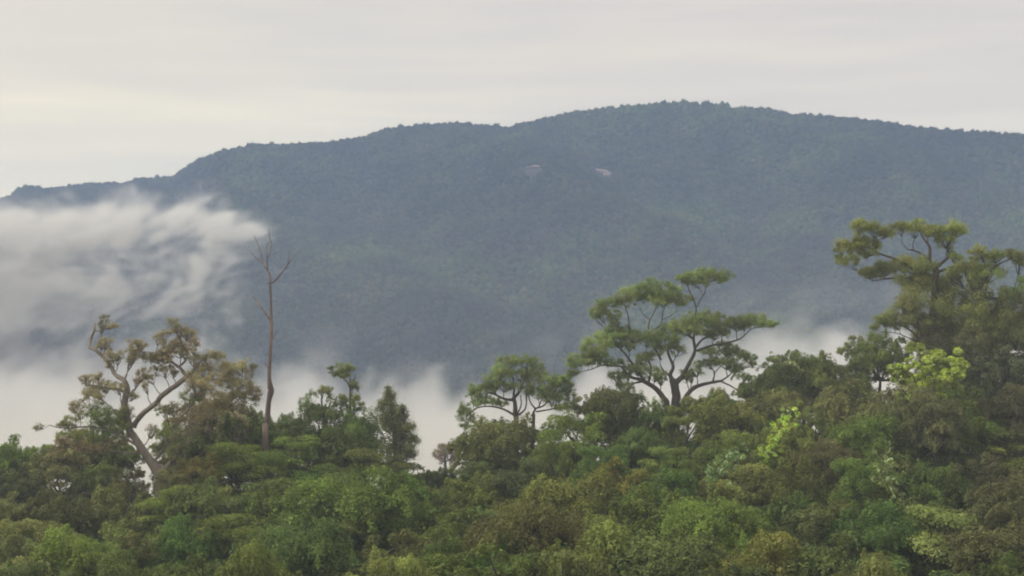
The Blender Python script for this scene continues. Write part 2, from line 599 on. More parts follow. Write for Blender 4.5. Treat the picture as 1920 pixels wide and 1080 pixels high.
class Tubes:
    def __init__(self, sides=7):
        self.V, self.Fq, self.n, self.sides = [], [], 0, sides

    def add(self, pts, rad, rng=None, gnarl=0.12, sub=3):
        pts = np.asarray(pts, float)
        rad = np.asarray(rad, float)
        if len(pts) > 2 and sub > 1:                       # Catmull-Rom
            e0, e1 = 2 * pts[0] - pts[1], 2 * pts[-1] - pts[-2]
            q = np.vstack([e0, pts, e1])
            op, orr = [], []
            for i in range(len(pts) - 1):
                p0, p1, p2, p3 = q[i:i + 4]
                for t in np.arange(sub) / sub:
                    op.append(0.5 * (2 * p1 + (p2 - p0) * t + (2 * p0 - 5 * p1 + 4 * p2 - p3) * t * t + (3 * p1 - p0 - 3 * p2 + p3) * t ** 3))
                    orr.append(rad[i] * (1 - t) + rad[i + 1] * t)
            op.append(pts[-1])
            orr.append(rad[-1])
            pts, rad = np.array(op), np.array(orr)
        n, k = len(pts), self.sides
        tan = np.gradient(pts, axis=0)
        tan /= np.linalg.norm(tan, axis=1)[:, None] + 1e-9
        ref = np.array([0.31, 0.9, 0.17])
        a = np.cross(tan, ref)
        a /= np.linalg.norm(a, axis=1)[:, None] + 1e-9
        b = np.cross(tan, a)
        ang = np.arange(k) / k * 2 * np.pi
        rr = np.repeat(rad[:, None], k, 1)
        if rng is not None:
            rr = rr * (1 + gnarl * rng.normal(size=(n, k)))
        V = pts[:, None] + (a[:, None] * np.cos(ang)[None, :, None] + b[:, None] * np.sin(ang)[None, :, None]) * rr[..., None]
        i = np.arange(n * k).reshape(n, k) + self.n
        j = np.roll(i, -1, 1)
        self.Fq.append(np.stack([i[:-1], j[:-1], j[1:], i[1:]], -1).reshape(-1, 4))
        self.V.append(V.reshape(-1, 3))
        # closing tip
        self.n += n * k

    def mesh(self, name, mat):
        q = np.concatenate(self.Fq)
        return np_mesh(name, np.concatenate(self.V), q, np.full(len(q), 4), mat, smooth_=True)


def empty(name, loc):
    o = bpy.data.objects.new(name, None)
    o.empty_display_size = 0.5
    COL.objects.link(o)
    o.location = tuple(loc)
    return o


COLOR = {
    'green': (0.156, 0.210, 0.044), 'bright': (0.200, 0.262, 0.050), 'lime': (0.40, 0.50, 0.03), 'olive': (0.190, 0.223, 0.052),
    'brown': (0.189, 0.201, 0.068), 'rust': (0.229, 0.216, 0.061), 'dark': (0.130, 0.158, 0.046), 'bluish': (0.138, 0.193, 0.052),
    'pale': (0.231, 0.271, 0.075), 'khaki': (0.213, 0.232, 0.070), 'dusk': (0.152, 0.166, 0.068), 'pink': (0.278, 0.217, 0.133),
    'deep': (0.136, 0.207, 0.050), 'tawny': (0.285, 0.245, 0.130), 'sage': (0.202, 0.247, 0.078),
}


def jitter_color(key, rng, a=0.10):
    c_ = np.array(COLOR[key]) * (1 + rng.normal() * a) * (1 + rng.normal(size=3) * a * 0.5)
    return (*np.clip(c_, 0.01, 0.9), 1.0)


# ------------------------------------------------------------------ kinds of canopy tree (unit: crown radius 6.5 m, crown top at z = 0)
R0 = 6.5


def crown_dome(seed, n_lobe=30, leaf=0.30, flat=0.8, total=24000):
    rng = np.random.default_rng(seed)
    lv = Leaves()
    lobes = []
    for i in range(n_lobe):
        u = rng.random()
        th = math.acos(1 - u * 1.25)                      # 0 = top
        ph = i * 2.39996 + rng.uniform(-0.4, 0.4)
        lr = rng.choice([0.9, 1.4, 2.0, 2.7]) * rng.uniform(0.85, 1.15)
        k = (R0 - lr * 0.75) * rng.uniform(0.68, 1.22)
        lobes.append((k * math.sin(th) * math.cos(ph), k * math.sin(th) * math.sin(ph), (k * math.cos(th)) * flat - R0 * flat + 0.2, lr))
    for i in range(13):                                   # the lower skirt of the crown
        ph = i * 2.39996
        k = R0 * rng.uniform(0.35, 0.85)
        lobes.append((k * math.cos(ph), k * math.sin(ph), -R0 * flat - rng.uniform(0.8, 4.0), rng.uniform(1.6, 2.4)))
    for i in range(4):
        lobes.append((*(rng.uniform(-2.0, 2.0, 3) + [0, 0, -5.0]), 2.6))
    tot = sum(l_[3] ** 2 for l_ in lobes)
    for x, y, z, lr in lobes:
        n = int(total * lr * lr / tot)
        t0 = rng.uniform(0.32, 0.8)
        # lobe as several bunches
        nb = 7
        for b in range(nb):
            d = rng.normal(size=3)
            d[2] = abs(d[2]) * 0.9 - 0.15
            d /= np.linalg.norm(d)
            t1 = np.clip(t0 + rng.normal() * 0.12, 0, 1)
            lf = leaf * rng.choice([0.75, 1.0, 1.5])
            lv.clump(np.array([x, y, z]) + d * lr * 0.55, (lr * 0.58, lr * 0.58, lr * 0.42), int(n / nb * (leaf / lf) ** 1.6), lf, rng, tint=t1)
            if b % 2 == 0:                                # a spray hanging or standing out of the lobe
                e = np.array([x, y, z]) + d * lr * 1.05
                for q_ in range(3):
                    lv.clump(e + np.array([d[0] * .3, d[1] * .3, -.42]) * q_, (0.38, 0.38, 0.36), 26, leaf * 1.1, rng, up=0, tint=t1)
    return lv, lobes


def crown_tier(seed, leaf=0.30, total=24000):
    """Flattened sprays in sloping tiers."""
    rng = np.random.default_rng(seed)
    lv = Leaves()
    lobes = []
    z = -0.6
    while z > -9.5:
        r = R0 * min(1.0, 0.25 + 0.95 * (-z / 8.0) ** 0.6)
        m = max(2, int(2 + r * 1.5))
        for i in range(m):
            ph = rng.uniform(0, 6.283)
            k = r * rng.uniform(0.55, 1.05)
            lobes.append((k * math.cos(ph), k * math.sin(ph), z + rng.uniform(-0.5, 0.5) - 0.12 * k, rng.uniform(1.3, 2.5)))
        z -= rng.uniform(1.1, 1.6)
    for i in range(10):                                   # the inner mass that closes the tiers
        q_ = rng.normal(size=2) * 1.7
        lobes.append((q_[0], q_[1], rng.uniform(-8.5, -2.2), 2.5))
    tot = sum(l_[3] ** 2 for l_ in lobes)
    for x, y, z, lr in lobes:
        n = int(total * 1.25 * lr * lr / tot)
        t0 = rng.uniform(0.35, 0.8)
        for b in range(5):
            a, rr = rng.uniform(0, 6.28), lr * rng.uniform(0.1, 0.75)
            lv.clump((x + rr * math.cos(a), y + rr * math.sin(a), z - rr * 0.22), (lr * 0.62, lr * 0.62, lr * 0.27), n // 5, leaf, rng, up=0.6, tint=t0)
    return lv, lobes


def crown_ragged(seed, leaf=0.30, total=20000):
    rng = np.random.default_rng(seed)
    lv = Leaves()
    lobes = []
    for i in range(24):
        d = rng.normal(size=3)
        d /= np.linalg.norm(d)
        k = R0 * rng.uniform(0.5, 1.0)
        lobes.append((d[0] * k, d[1] * k, d[2] * k * 0.85 - R0 * 0.85, rng.uniform(0.9, 2.0)))
    tot = sum(l_[3] ** 2 for l_ in lobes)
    for x, y, z, lr in lobes:
        n = int(total * lr * lr / tot)
        t0 = rng.uniform(0.25, 0.85)
        for b in range(6):
            d = rng.normal(size=3) * lr * 0.5
            lv.clump(np.array([x, y, z]) + d, (lr * 0.45,) * 3, n // 6, leaf, rng, tint=t0)
    return lv, lobes


def crown_drape(seed, leaf=0.31, total=24000):
    """A crown hung with creepers: a rounded top and falling curtains."""
    rng = np.random.default_rng(seed)
    lv = Leaves()
    lobes = []
    for i in range(14):
        th, ph = math.acos(1 - rng.random() * 0.8), i * 2.4
        k = R0 * 0.78
        lobes.append((k * math.sin(th) * math.cos(ph), k * math.sin(th) * math.sin(ph), k * math.cos(th) * 0.7 - R0 * 0.6, rng.uniform(1.5, 2.2)))
    for x, y, z, lr in lobes:
        t0 = rng.uniform(0.35, 0.8)
        for b in range(5):
            d = rng.normal(size=3) * lr * 0.4
            lv.clump(np.array([x, y, z]) + d, (lr * 0.6, lr * 0.6, lr * 0.45), int(total * 0.55 / 70), leaf, rng, tint=t0)
    for i in range(46):
        ph, k = rng.uniform(0, 6.283), R0 * rng.uniform(0.45, 1.02)
        x, y = k * math.cos(ph), k * math.sin(ph)
        z0 = -R0 * 0.55 - 1.0 - rng.uniform(0, 2)
        ln = rng.uniform(2.5, 7.5)
        t0 = rng.uniform(0.2, 0.75)
        m = int(ln / 0.9)
        for b in range(m):
            w = rng.uniform(0.45, 0.8) * (1 - 0.5 * b / m)
            lv.clump((x + rng.normal() * 0.2, y + rng.normal() * 0.2, z0 - b * 0.9), (w, w, 0.75), int(total * 0.45 / 46 / 5.5), leaf, rng, up=-0.1, tint=t0)
    return lv, lobes


def trunk_mesh(name, seed, lobes, mat):
    """Unit trunk: from z = -1 (ground) to the crown; limbs run to the lobes. Built for a 20 m tree, crown top at 0."""
    rng = np.random.default_rng(seed + 900)
    tb = Tubes(7)
    n = 7
    zz_ = np.linspace(-26, -7.5, n)
    x = np.cumsum(rng.normal(size=n) * 0.22)
    y = np.cumsum(rng.normal(size=n) * 0.22)
    x, y = x - x[0], y - y[0]
    tb.add(np.stack([x, y, zz_], 1), np.linspace(0.55, 0.30, n), rng, 0.07)
    top = np.array([x[-1], y[-1], -7.6])
    for l_ in lobes[::3]:
        e = np.array(l_[:3])
        m1 = top * 0.55 + e * 0.45 + rng.normal(size=3) * 0.5
        tb.add([top - [0, 0, 0.5], m1, e], [0.20, 0.12, 0.045], rng, 0.06)
    return tb.mesh(name, mat)


KINDS = {}
BUILD = {'dome': (crown_dome, 5, {}), 'tier': (crown_tier, 4, {}), 'ragged': (crown_ragged, 3, {}), 'drape': (crown_drape, 3, {})}
for kn, (fn, cnt, kw) in BUILD.items():
    for s_ in range(cnt):
        lv, lobes = fn(100 * len(KINDS) + s_ * 7 + 1, **kw)
        KINDS.setdefault(kn, []).append((lv.mesh('crown_' + kn, M_LEAF), trunk_mesh('trunk_' + kn, s_, lobes, M_BARK)))
lv, lobes = crown_ragged(777, leaf=0.50, total=16000)
KINDS['broad'] = [(lv.mesh('crown_broad', M_BIGLEAF), trunk_mesh('trunk_broad', 5, lobes, M_BARK))]
lv, lobes = crown_dome(778, n_lobe=26, leaf=0.27, flat=1.15, total=17000)
KINDS['tall'] = [(lv.mesh('crown_tall', M_LEAF), trunk_mesh('trunk_tall', 6, lobes, M_BARK))]

lv, lobes = crown_dome(781, n_lobe=62, leaf=0.24, total=62000)
KINDS['great'] = [(lv.mesh('crown_great', M_LEAF), trunk_mesh('trunk_great', 8, lobes[::3], M_BARK))]

used = {}


def tree(px, py, rpx, kind, colour, label, group=None, D=None, name='canopy_tree', tall=1.0, seed=None):
    rng = np.random.default_rng(int(px * 13 + py * 7 + rpx) if seed is None else seed)
    if D is None:
        sk = float(np.interp(px, SKY_X, SKY_Y))
        t = np.clip((py - sk) / (1070 - sk), 0.0, 1.1)
        D = D_FAR - (D_FAR - D_NEAR) * t ** 0.95
    top = P(px, py, D)
    r = rpx * D / F
    gz = float(near_ground(np.array([top[0]]), np.array([top[1]]))[0]) - 0.3
    h = top[2] - gz
    ms = KINDS[kind]
    k = used.get(kind, 0)
    used[kind] = k + 1
    cm, tm = ms[k % len(ms)]
    root = empty(name, (top[0], top[1], gz))
    root.rotation_euler = (0, 0, rng.uniform(0, 6.28))
    tag(root, label, 'tree', group)
    r *= 1.12
    s = r / R0
    sx, sy = s * rng.uniform(0.88, 1.2), s * rng.uniform(0.88, 1.2)
    cr = link('crown', cm, root)
    cr.location = (0, 0, h)
    cr.scale = (sx, sy, s * rng.uniform(0.9, 1.25) * tall)
    cr.color = tuple(np.array(jitter_color(colour, rng)) * (1.06, 1.02, 0.98, 1))
    tr = link('trunk', tm, root)
    tr.location = (0, 0, h)
    tr.scale = (sx, sy, max(0.3, h / 26.0))
    return root


# low growth covering the soil under the trees
def undergrowth():
    rg = np.random.default_rng(19)
    n = 5200
    y = rg.uniform(70, 440, n)
    x = rg.uniform(-0.5, 0.5, n) * y * 1.0
    z = near_ground(x, y)
    me = bpy.data.meshes.new('undergrowth')
    me.vertices.add(n)
    me.vertices.foreach_set('co', np.stack([x, y, z], -1).astype(np.float32).ravel())
    s_ = rg.uniform(1.2, 3.0, n)
    for nm, ty, k, v in (('crown_size', 'FLOAT_VECTOR', 'vector', np.stack([s_, s_, s_ * rg.uniform(0.5, 1.1, n)], -1).astype(np.float32).ravel()),
                         ('turn', 'FLOAT', 'value', rg.uniform(0, 6.28, n).astype(np.float32)), ('pick', 'INT', 'value', rg.integers(0, 4, n).astype(np.int32))):
        a = me.attributes.new(nm, ty, 'POINT')
        a.data.foreach_set(k, v)
    o = link('undergrowth', me)
    tag(o, 'dark low bushes covering the soil under the near forest', kind='stuff')
    m_ = o.modifiers.new('scatter', 'NODES')
    m_.node_group = ng


undergrowth()

# ------------------------------------------------------------------ the tall trees that break the skyline, each built on its own
def hero(name, D, base, trunk, limbs, lobes, colour, bark, label, leaf=0.22, dens=0.72, seed=1, spread=1.0, twig=True, colours=None, cat='tree', scallop=0.22, up=0.2, fat=1.32, thin=1.0, full=1.0):
    """trunk/limbs: lists of (px, py, radius px); lobes: (px, py, rx, ry[, colour key])."""
    rng = np.random.default_rng(seed)
    m = D / F
    org = P(base[0], base[1], D)
    gz = float(near_ground(np.array([org[0]]), np.array([org[1]]))[0])
    root = empty(name, (org[0], D, gz))
    tag(root, label, cat)
    O = np.array([org[0], D, gz])
    sk_p, sk_r = [], []

    def poly(pl, d0, d1, tb):
        n = len(pl)
        dd = d0 + (d1 - d0) * (np.arange(n) / max(1, n - 1)) ** 1.2
        pts = np.array([P(a[0], a[1], D + dd[i]) for i, a in enumerate(pl)])
        pts[:, 1] = D + dd + rng.normal(size=n) * 0.12
        rad = np.array([a[2] for a in pl]) * m * thin
        tb.add(pts - O, rad, rng, 0.07)
        for i in range(n - 1):
            for t in np.linspace(0, 1, 8):
                sk_p.append(pts[i] * (1 - t) + pts[i + 1] * t)
                sk_r.append(rad[i] * (1 - t) + rad[i + 1] * t)

    def depth_at(px, py):
        if not sk_p:
            return 0.0
        A = np.array(sk_p)
        q = P(px, py, D)
        k = np.argmin((A[:, 0] - q[0]) ** 2 + (A[:, 2] - q[2]) ** 2)
        return A[k, 1] - D

    for pl in trunk:
        tb = Tubes(10)
        pl = list(pl)
        if pl[0][1] > 0:                                  # carry the first trunk down into the soil
            zb = (540 - pl[0][1]) * m
            if zb > gz and pl is not None and (pl[0][1] >= base[1] - 1):
                ex = base[0]
                pl = [(ex + (pl[0][0] - ex) * 0.3, 540 - (gz - 0.4) / m, pl[0][2] * 1.35)] + pl
        d = depth_at(pl[0][0], pl[0][1]) if sk_p else 0.0
        poly(pl, d, d, tb)
        link('trunk', tb.mesh(name + '_trunk', bark), root)
    for pl in limbs:
        tb = Tubes(7)
        d = depth_at(pl[0][0], pl[0][1])
        ln = math.hypot(pl[-1][0] - pl[0][0], pl[-1][1] - pl[0][1]) * m
        poly(pl, d, d + rng.uniform(-0.55, 0.55) * ln * spread, tb)
        link('limb', tb.mesh(name + '_limb', bark), root)
    A = np.array(sk_p) if sk_p else None
    for lb in lobes:
        px, py, rx, ry = lb[:4]
        rx, ry = rx * fat, ry * fat
        ck = lb[4] if len(lb) > 4 else colour
        q = P(px, py + ry * 0.6, D)
        q2 = P(px, py + ry * 2.2, D)
        w = (A[:, 0] - q2[0]) ** 2 + (A[:, 2] - q2[2]) ** 2
        k = int(np.argmin(w))
        dd = A[k, 1] - D + rng.uniform(-0.5, 0.5) * min(4.0, rx * m)
        ctr = P(px, py, D)
        ctr[1] = D + dd
        lv = Leaves()
        rxm, rym = rx * m, ry * m
        rd = max(rxm * 0.85, rym)
        cr_ = max(0.36, min(rxm, rym) * scallop * 1.7)
        nb = int(np.clip(1.5 * full * (rxm * rd) / cr_ ** 2 * 0.75 + 4, 6, 44))
        t0 = rng.uniform(0.35, 0.75)
        bunch = []
        for b in range(nb):
            a, rr = rng.uniform(0, 6.283), rng.random() ** 0.5 * (1.22 if rng.random() < 0.2 else 1.0)
            x, y = rr * math.cos(a), rr * math.sin(a)
            hcap = math.sqrt(max(0.05, 1 - rr * rr))
            zc = hcap * rng.uniform(-0.9, 1.0) + rng.normal() * 0.22
            pc = ctr + [x * max(0.2, rxm - cr_ * 0.35), y * rd, zc * max(0.15, rym - cr_ * 0.35)]
            bunch.append(pc)
            n = int(dens * 30 * (cr_ / leaf) ** 2 * 0.5) + 12
            cj = cr_ * rng.uniform(0.65, 1.5)
            lv.clump(pc - O, (cj, cj, cj * 0.85), n, leaf, rng, up=up, tint=np.clip(t0 + rng.normal() * 0.09, 0, 1), hollow=0.3)
            lv.clump(pc - O, (cj * 1.55, cj * 1.55, cj * 1.35), max(5, n // 4), leaf * 0.9, rng, up=up, tint=t0, hollow=0.8)
        fo = link('foliage', lv.mesh(name + '_foliage', M_LEAF), root)
        fo.color = tuple(min(0.9, q_ * 1.25) for q_ in jitter_color(ck, rng, 0.06)[:3]) + (1.0,)
        if twig:
            tb = Tubes(4)
            st_p = A[k]
            rs = min(sk_r[k] * 0.7, 0.10)
            hub = st_p * 0.35 + (ctr - [0, 0, rym * 0.7]) * 0.65
            tb.add([st_p, (st_p + hub) / 2 + rng.normal(size=3) * 0.15, hub], [rs, rs * 0.85, rs * 0.7], sub=2)
            for pc in bunch[:: max(1, len(bunch) // 7)]:
                mid = (hub + pc) / 2 + rng.normal(size=3) * 0.12 + [0, 0, -0.1]
                tb.add([hub, mid, pc], [rs * 0.6, rs * 0.45, rs * 0.22], sub=2)
            tb.V = [v_ - O for v_ in tb.V]
            link('twig', tb.mesh(name + '_twig', bark), fo)
    return root


# --- giant ragged tree, left
hero('ragged_tree', 218, (302, 1010),
     [[(302, 1010, 9.5), (303, 950, 9.5), (301, 905, 9.5), (293, 880, 9.5), (270, 848, 7.6), (252, 820, 7), (245, 812, 7)]],
     [[(247, 814, 7), (237, 795, 6.5), (228, 782, 6), (214, 770, 4.5)],
      [(244, 810, 6), (240, 785, 6), (233, 758, 6.5), (238, 732, 6), (233, 713, 4.5), (217, 703, 4), (208, 687, 3.8), (200, 676, 3.6), (190, 667, 3.4),
       (177, 655, 3.3), (168, 650, 3), (169, 635, 2.4), (177, 620, 2.4), (178, 607, 1.6)],
      [(250, 800, 6), (254, 792, 5), (270, 773, 5), (292, 757, 5), (303, 742, 4.8), (330, 723, 4.5), (350, 707, 4.6), (356, 702, 4)],
      [(350, 707, 4), (341, 694, 3.2), (332, 686, 2.6), (319, 677, 2), (300, 672, 1.6), (275, 668, 1.4), (262, 655, 1)],
      [(335, 688, 2.2), (347, 677, 2), (343, 666, 2), (340, 650, 1.8), (338, 630, 1.3), (340, 615, 1)],
      [(352, 705, 3.2), (364, 692, 2.4), (374, 679, 2), (390, 665, 1.4)],
      [(354, 706, 3.4), (375, 709, 2.6), (405, 712, 2.3), (440, 716, 2), (468, 728, 1.3)],
      [(356, 708, 3), (362, 722, 2.6), (366, 745, 2), (352, 770, 1.6), (330, 790, 1.2)],
      [(243, 742, 3.5), (222, 730, 2.6), (200, 728, 2), (178, 724, 1.6), (160, 722, 1.2)],
      [(262, 838, 3), (235, 822, 2.2), (205, 808, 1.8), (170, 800, 1.5), (120, 803, 1), (92, 797, .8)],
      [(268, 846, 2.6), (240, 850, 2), (205, 845, 1.6), (160, 842, 1.3), (120, 838, 1)],
      [(286, 870, 3), (305, 845, 2.4), (330, 820, 2), (360, 800, 1.5), (400, 780, 1.2)],
      [(298, 890, 7), (316, 872, 5), (322, 866, 4)]],
     [(178, 604, 11, 13), (188, 613, 8, 5), (186, 641, 9, 8), (204, 664, 14, 10), (216, 674, 8, 7), (193, 682, 8, 7), (176, 648, 8, 6),
      (263, 640, 13, 12), (272, 645, 8, 8), (248, 668, 11, 11), (259, 659, 13, 11), (237, 678, 7, 7), (290, 668, 18, 9), (306, 667, 16, 9), (268, 698, 12, 9), (257, 714, 9, 8),
      (288, 703, 12, 6), (277, 722, 6, 6), (312, 690, 15, 7), (330, 695, 8, 5), (340, 606, 12, 11), (350, 618, 12, 9), (305, 630, 7, 7), (318, 624, 9, 6),
      (330, 645, 18, 9), (357, 638, 18, 13), (366, 622, 10, 9), (345, 655, 24, 9), (322, 655, 11, 9), (372, 668, 13, 12), (318, 672, 11, 9),
      (166, 722, 15, 13), (155, 713, 9, 8), (180, 744, 17, 12), (199, 722, 9, 8), (221, 727, 12, 9), (150, 752, 8, 8), (248, 742, 9, 6), (175, 735, 18, 9), (180, 706, 7, 6),
      (172, 782, 25, 17, 'green'), (210, 775, 24, 16, 'olive'), (160, 768, 14, 11), (142, 787, 13, 8, 'brown'), (118, 799, 15, 7), (89, 798, 8, 5), (140, 814, 28, 10, 'khaki'),
      (190, 812, 26, 15, 'green'), (120, 832, 22, 9), (165, 842, 22, 9), (214, 828, 16, 11), (100, 850, 13, 8), (225, 795, 16, 12, 'olive'), (240, 775, 12, 10), (200, 795, 22, 12, 'green'),
      (400, 678, 24, 17), (430, 690, 22, 16), (456, 680, 8, 7), (471, 691, 8, 8), (395, 708, 28, 14), (438, 716, 26, 16), (466, 733, 16, 14), (480, 750, 9, 10),
      (410, 738, 32, 15), (367, 743, 18, 11, 'olive'), (330, 764, 20, 11), (305, 772, 16, 9, 'olive'), (362, 786, 20, 9), (400, 765, 26, 14), (308, 812, 14, 12, 'olive'), (286, 806, 9, 8),
      (348, 815, 22, 16), (418, 664, 12, 7), (385, 690, 16, 13), (440, 745, 24, 12), (338, 842, 16, 12, 'brown'), (320, 790, 12, 6), (380, 728, 16, 10), (440, 702, 22, 12)],
     'tawny', M_BARK_PALE, 'giant gnarled tree at the left with crooked pale limbs and khaki leaf tufts', seed=11)

# --- bare dead snag
hero('dead_tree', 231, (498, 815),
     [[(498, 815, 7), (500, 795, 6.4), (504, 753, 5.6), (508, 733, 7.4), (507, 726, 7), (505, 705, 4.6), (507, 661, 4.2), (509, 627, 3.5), (508, 598, 3.3),
       (508, 568, 2.9), (507, 535, 2.6)]],
     [[(507, 533, 2.5), (505, 514, 2.2), (496, 499, 1.7), (492, 492, 1.5), (480, 484, 1.1), (473, 475, .7)],
      [(494, 495, 1.4), (491, 482, 1.2), (486, 464, 1), (481, 452, .9), (476, 440, .5)],
      [(502, 506, 1.4), (501, 490, 1.2), (500, 461, 1.1), (506, 452, 1), (503, 428, .6)],
      [(501, 486, 1), (508, 466, .9), (508, 450, .5)],
      [(508, 532, 2), (517, 525, 1.9), (525, 516, 1.7), (538, 498, 1.4), (541, 485, 1), (543, 468, .6)],
      [(538, 499, 1.1), (547, 487, .8), (553, 480, .6), (562, 469, .4)],
      [(508, 603, 2.2), (498, 588, 2), (486, 571, 1.7), (480, 561, 1.3), (474, 557, 1.1)],
      [(508, 534, 1.6), (503, 531, 1.3), (500, 530, .8)],
      [(510, 638, 1.3), (516, 628, 1), (521, 618, .6)],
      [(508, 552, 1.2), (504, 547, .8)],
      [(504, 690, 1.5), (499, 686, 1.3), (498, 680, 1.0)]],
     [], 'brown', M_BARK_DEAD, 'tall bare dead tree with a pale reddish trunk and few forked branches at the top', seed=3, spread=0.7, thin=0.8)

# --- round open crown, centre
hero('round_crowned_tree', 238, (968, 800),
     [[(968, 800, 6), (966, 780, 5.5), (966, 761, 5.2), (963, 744, 4.6)], [(1000, 800, 4), (998, 780, 3), (1004, 767, 2.6)]],
     [[(964, 750, 3.8), (946, 748, 3), (931, 741, 2.2), (915, 735, 1.4)], [(964, 746, 4), (972, 737, 3.2), (977, 726, 2.6), (985, 708, 1.6), (990, 690, 1)],
      [(963, 742, 3), (964, 726, 2.3), (962, 708, 1.8), (957, 690, 1.2)], [(1004, 767, 2.2), (995, 755, 1.7), (990, 740, 1.2)],
      [(1004, 766, 2.4), (1020, 760, 1.9), (1032, 745, 1.4), (1045, 725, 1)], [(972, 778, 2.8), (984, 768, 2), (987, 755, 1.6), (988, 738, 1)],
      [(970, 776, 2.4), (977, 760, 1.6), (976, 740, 1.1)], [(964, 778, 3), (945, 768, 2.2), (920, 762, 1.8), (895, 765, 1.2), (875, 780, .9)],
      [(1005, 772, 2), (1030, 768, 1.6), (1060, 762, 1.1), (1085, 766, .7)], [(935, 744, 1.8), (920, 728, 1.3), (905, 720, .9)], [(1010, 763, 1.6), (1018, 740, 1.2), (1015, 715, 1)]],
     [(955, 677, 17, 9), (985, 676, 19, 8), (1006, 685, 12, 11), (938, 694, 17, 11), (924, 708, 14, 11), (975, 701, 20, 8), (1000, 706, 20, 12), (1025, 715, 20, 11), (1046, 713, 16, 9),
      (1060, 705, 8, 8), (1074, 698, 10, 5), (893, 729, 13, 9), (884, 744, 8, 8), (908, 736, 18, 11), (945, 722, 18, 8), (1051, 735, 15, 13), (1070, 744, 9, 12), (1035, 746, 18, 9), (1008, 736, 16, 8),
      (1069, 722, 8, 6), (874, 770, 13, 12), (866, 786, 8, 13), (886, 788, 9, 8), (897, 756, 11, 8), (922, 752, 12, 5), (1060, 765, 20, 6), (985, 726, 14, 8), (920, 720, 13, 7), (1090, 767, 12, 6),
      (873, 803, 7, 6), (940, 757, 10, 5), (1025, 732, 12, 8)],
     'sage', M_BARK, 'round crowned tree in the centre with dark branching stems showing against the mist', seed=21, fat=1.38, thin=0.8, full=1.4)

